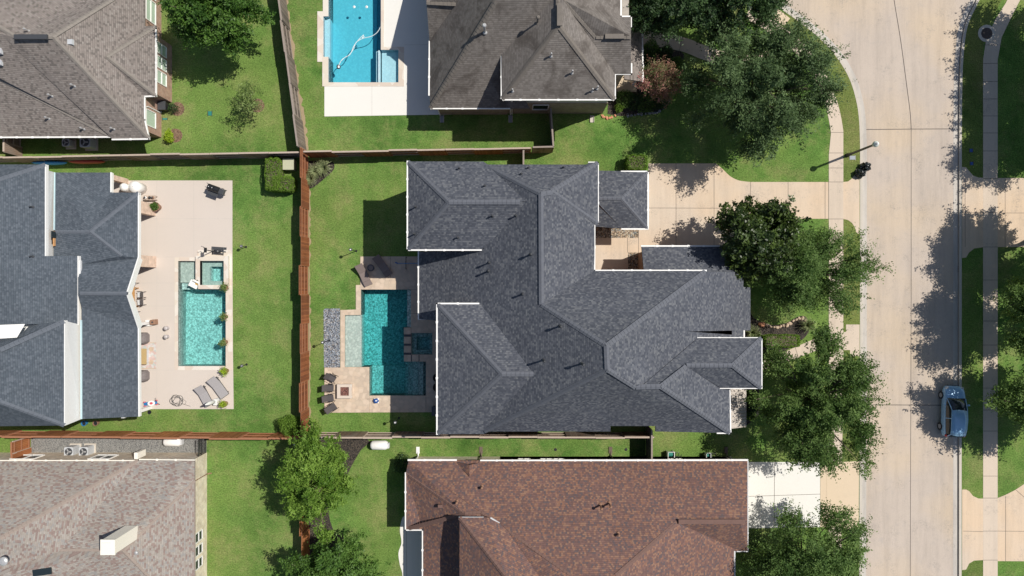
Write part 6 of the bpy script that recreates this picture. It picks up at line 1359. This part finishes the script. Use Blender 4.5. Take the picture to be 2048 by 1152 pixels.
# cleaner hose in the blue pool
M['hosew'] = m_plain('white_hose', (.72, .78, .78), .5)
t = thing('pool_vacuum', 'pool vacuum with a long wavy white hose in the blue pool', 'pool vacuum', G(676, 132, -.1)); b = MB()
hp = smooth_path([(677, 130), (684, 118), (697, 110), (706, 98), (712, 84), (726, 76), (742, 72), (754, 64), (761, 52)], 8); b.tube([G(x, y, -.08) for x, y in hp], .028, 6); hp = smooth_path([(681, 122), (690, 114), (700, 108), (707, 92), (716, 80), (727, 69), (724, 76), (729, 72)], 8); b.tube([G(x, y, -.06) for x, y in hp], .025, 6); b.build('hose', M['hosew'], t)
b = MB(); b.blob(G(676, 132, -.2), (.17, .2, .12), 5, .2, 8); b.build('body', M['dkgrey'], t); b = MB(); b.box(G(677, 133, -.08), (.14, .18, .05)); b.build('face', M['white'], t)
for x, y, lb in ((708, 13, 'left small white float in the blue pool'), (733, 13, 'right small white float in the shaded blue pool')):
    t = thing('chlorine_float', lb, 'float', G(x, y, -.1)); b = MB(); b.lathe(G(x, y, -.12), [(.1, 0), (.11, .05), (.03, .08)], 12); b.build('disc', M['white'], t); b = MB(); b.lathe(G(x, y, -.04), [(.04, 0), (.03, .04)], 8); b.build('cap', M['siding'], t)
# hose reels, bin boxes by the brown roof
for x, y, lb in ((1339, 906, 'green hose reel cart by the wall of the brown roofed house'), (1413, 908, 'smaller teal hose reel by the wall of the brown roofed house')):
    t = thing('hose_reel', lb, 'hose reel', G(x, y)); s_ = 1 if x < 1400 else .7; o = G(x, y)
    b = MB(); b.tube([o + Vector((-.2 * s_, 0, .35)), o + Vector((.2 * s_, 0, .35))], .2 * s_, 14); b.build('drum', M['teal'], t); b = MB()
    for q in (-.26, .26): b.box(o + Vector((q * s_, 0, .33)), (.04, .45 * s_, .66))
    b.tube([o + Vector((-.26 * s_, .25, .75)), o + Vector((.26 * s_, .25, .75))], .025, 6); b.build('frame', M['white'] if s_ == 1 else M['siding'], t)
    b = MB(); pts = [o + Vector((.3 + .25 * math.cos(a * .5) + a * .02, -.1 + .2 * math.sin(a * .5), .05)) for a in range(26)]; b.tube(pts, .015, 5); b.build('hose', M['dkgrey'], t)
t = thing('storage_box', 'dark box by the step in the brick wall at the top left', 'box', G(333, 216)); b = MB(); b.box(G(333, 216, .4), (.6, .65, .75)); b.build('body', M['black'], t, bevel=.03); b = MB(); b.box(G(333, 216, .8), (.64, .7, .06)); b.build('lid', M['dkgrey'], t)
t = thing('garden_ball', 'teal glass ball at the edge of the bright green tree', 'garden ball', G(583, 913)); b = MB(); b.blob(G(583, 913, .3), .19, 1, 0, 12); b.build('ball', M['lid_grey'], t, smooth=True); b = MB(); b.lathe(G(583, 913), [(.13, 0), (.08, .14)], 12); b.build('stand', M['teal'], t)
for x, y, lb in ((165, 849, 'blue bucket in the shade under the slate blue roof'), (188, 849, 'brown bucket in the shade under the slate blue roof')):
    t = thing('bucket', lb, 'bucket', G(x + 8, y - 4)); b = MB(); b.lathe(G(x + 8, y - 4), [(.16, 0), (.22, .4), (.19, .4), (.15, .03)], 14); b.build('pail', M['kblue'] if x < 170 else M['terracotta'], t); b = MB(); b.lathe(G(x + 8, y - 4), [(.2, .3), (.02, .31)], 14); b.build('inside', M['black'], t)
for x, y, lb in ((884, 238, 'left splash block below the grey house wall'), (1021, 238, 'middle splash block below the grey house wall'), (1184, 238, 'right splash block below the grey house wall')):
    t = thing('splash_block', lb, 'splash block', G(x, y)); b = MB(); b.prism(sh(rect(x - 4, y - 7, x + 4, y + 7)), 0, .03, 0)
    b.build('tray', M['curb'] if x > 1100 else M['lid_grey'], t); b = MB(); b.box(G(x - 3.6, y, .05), (.04, .58, .1)); b.box(G(x + 3.6, y, .05), (.04, .58, .1)); b.build('side_lip', M['curb'], t)
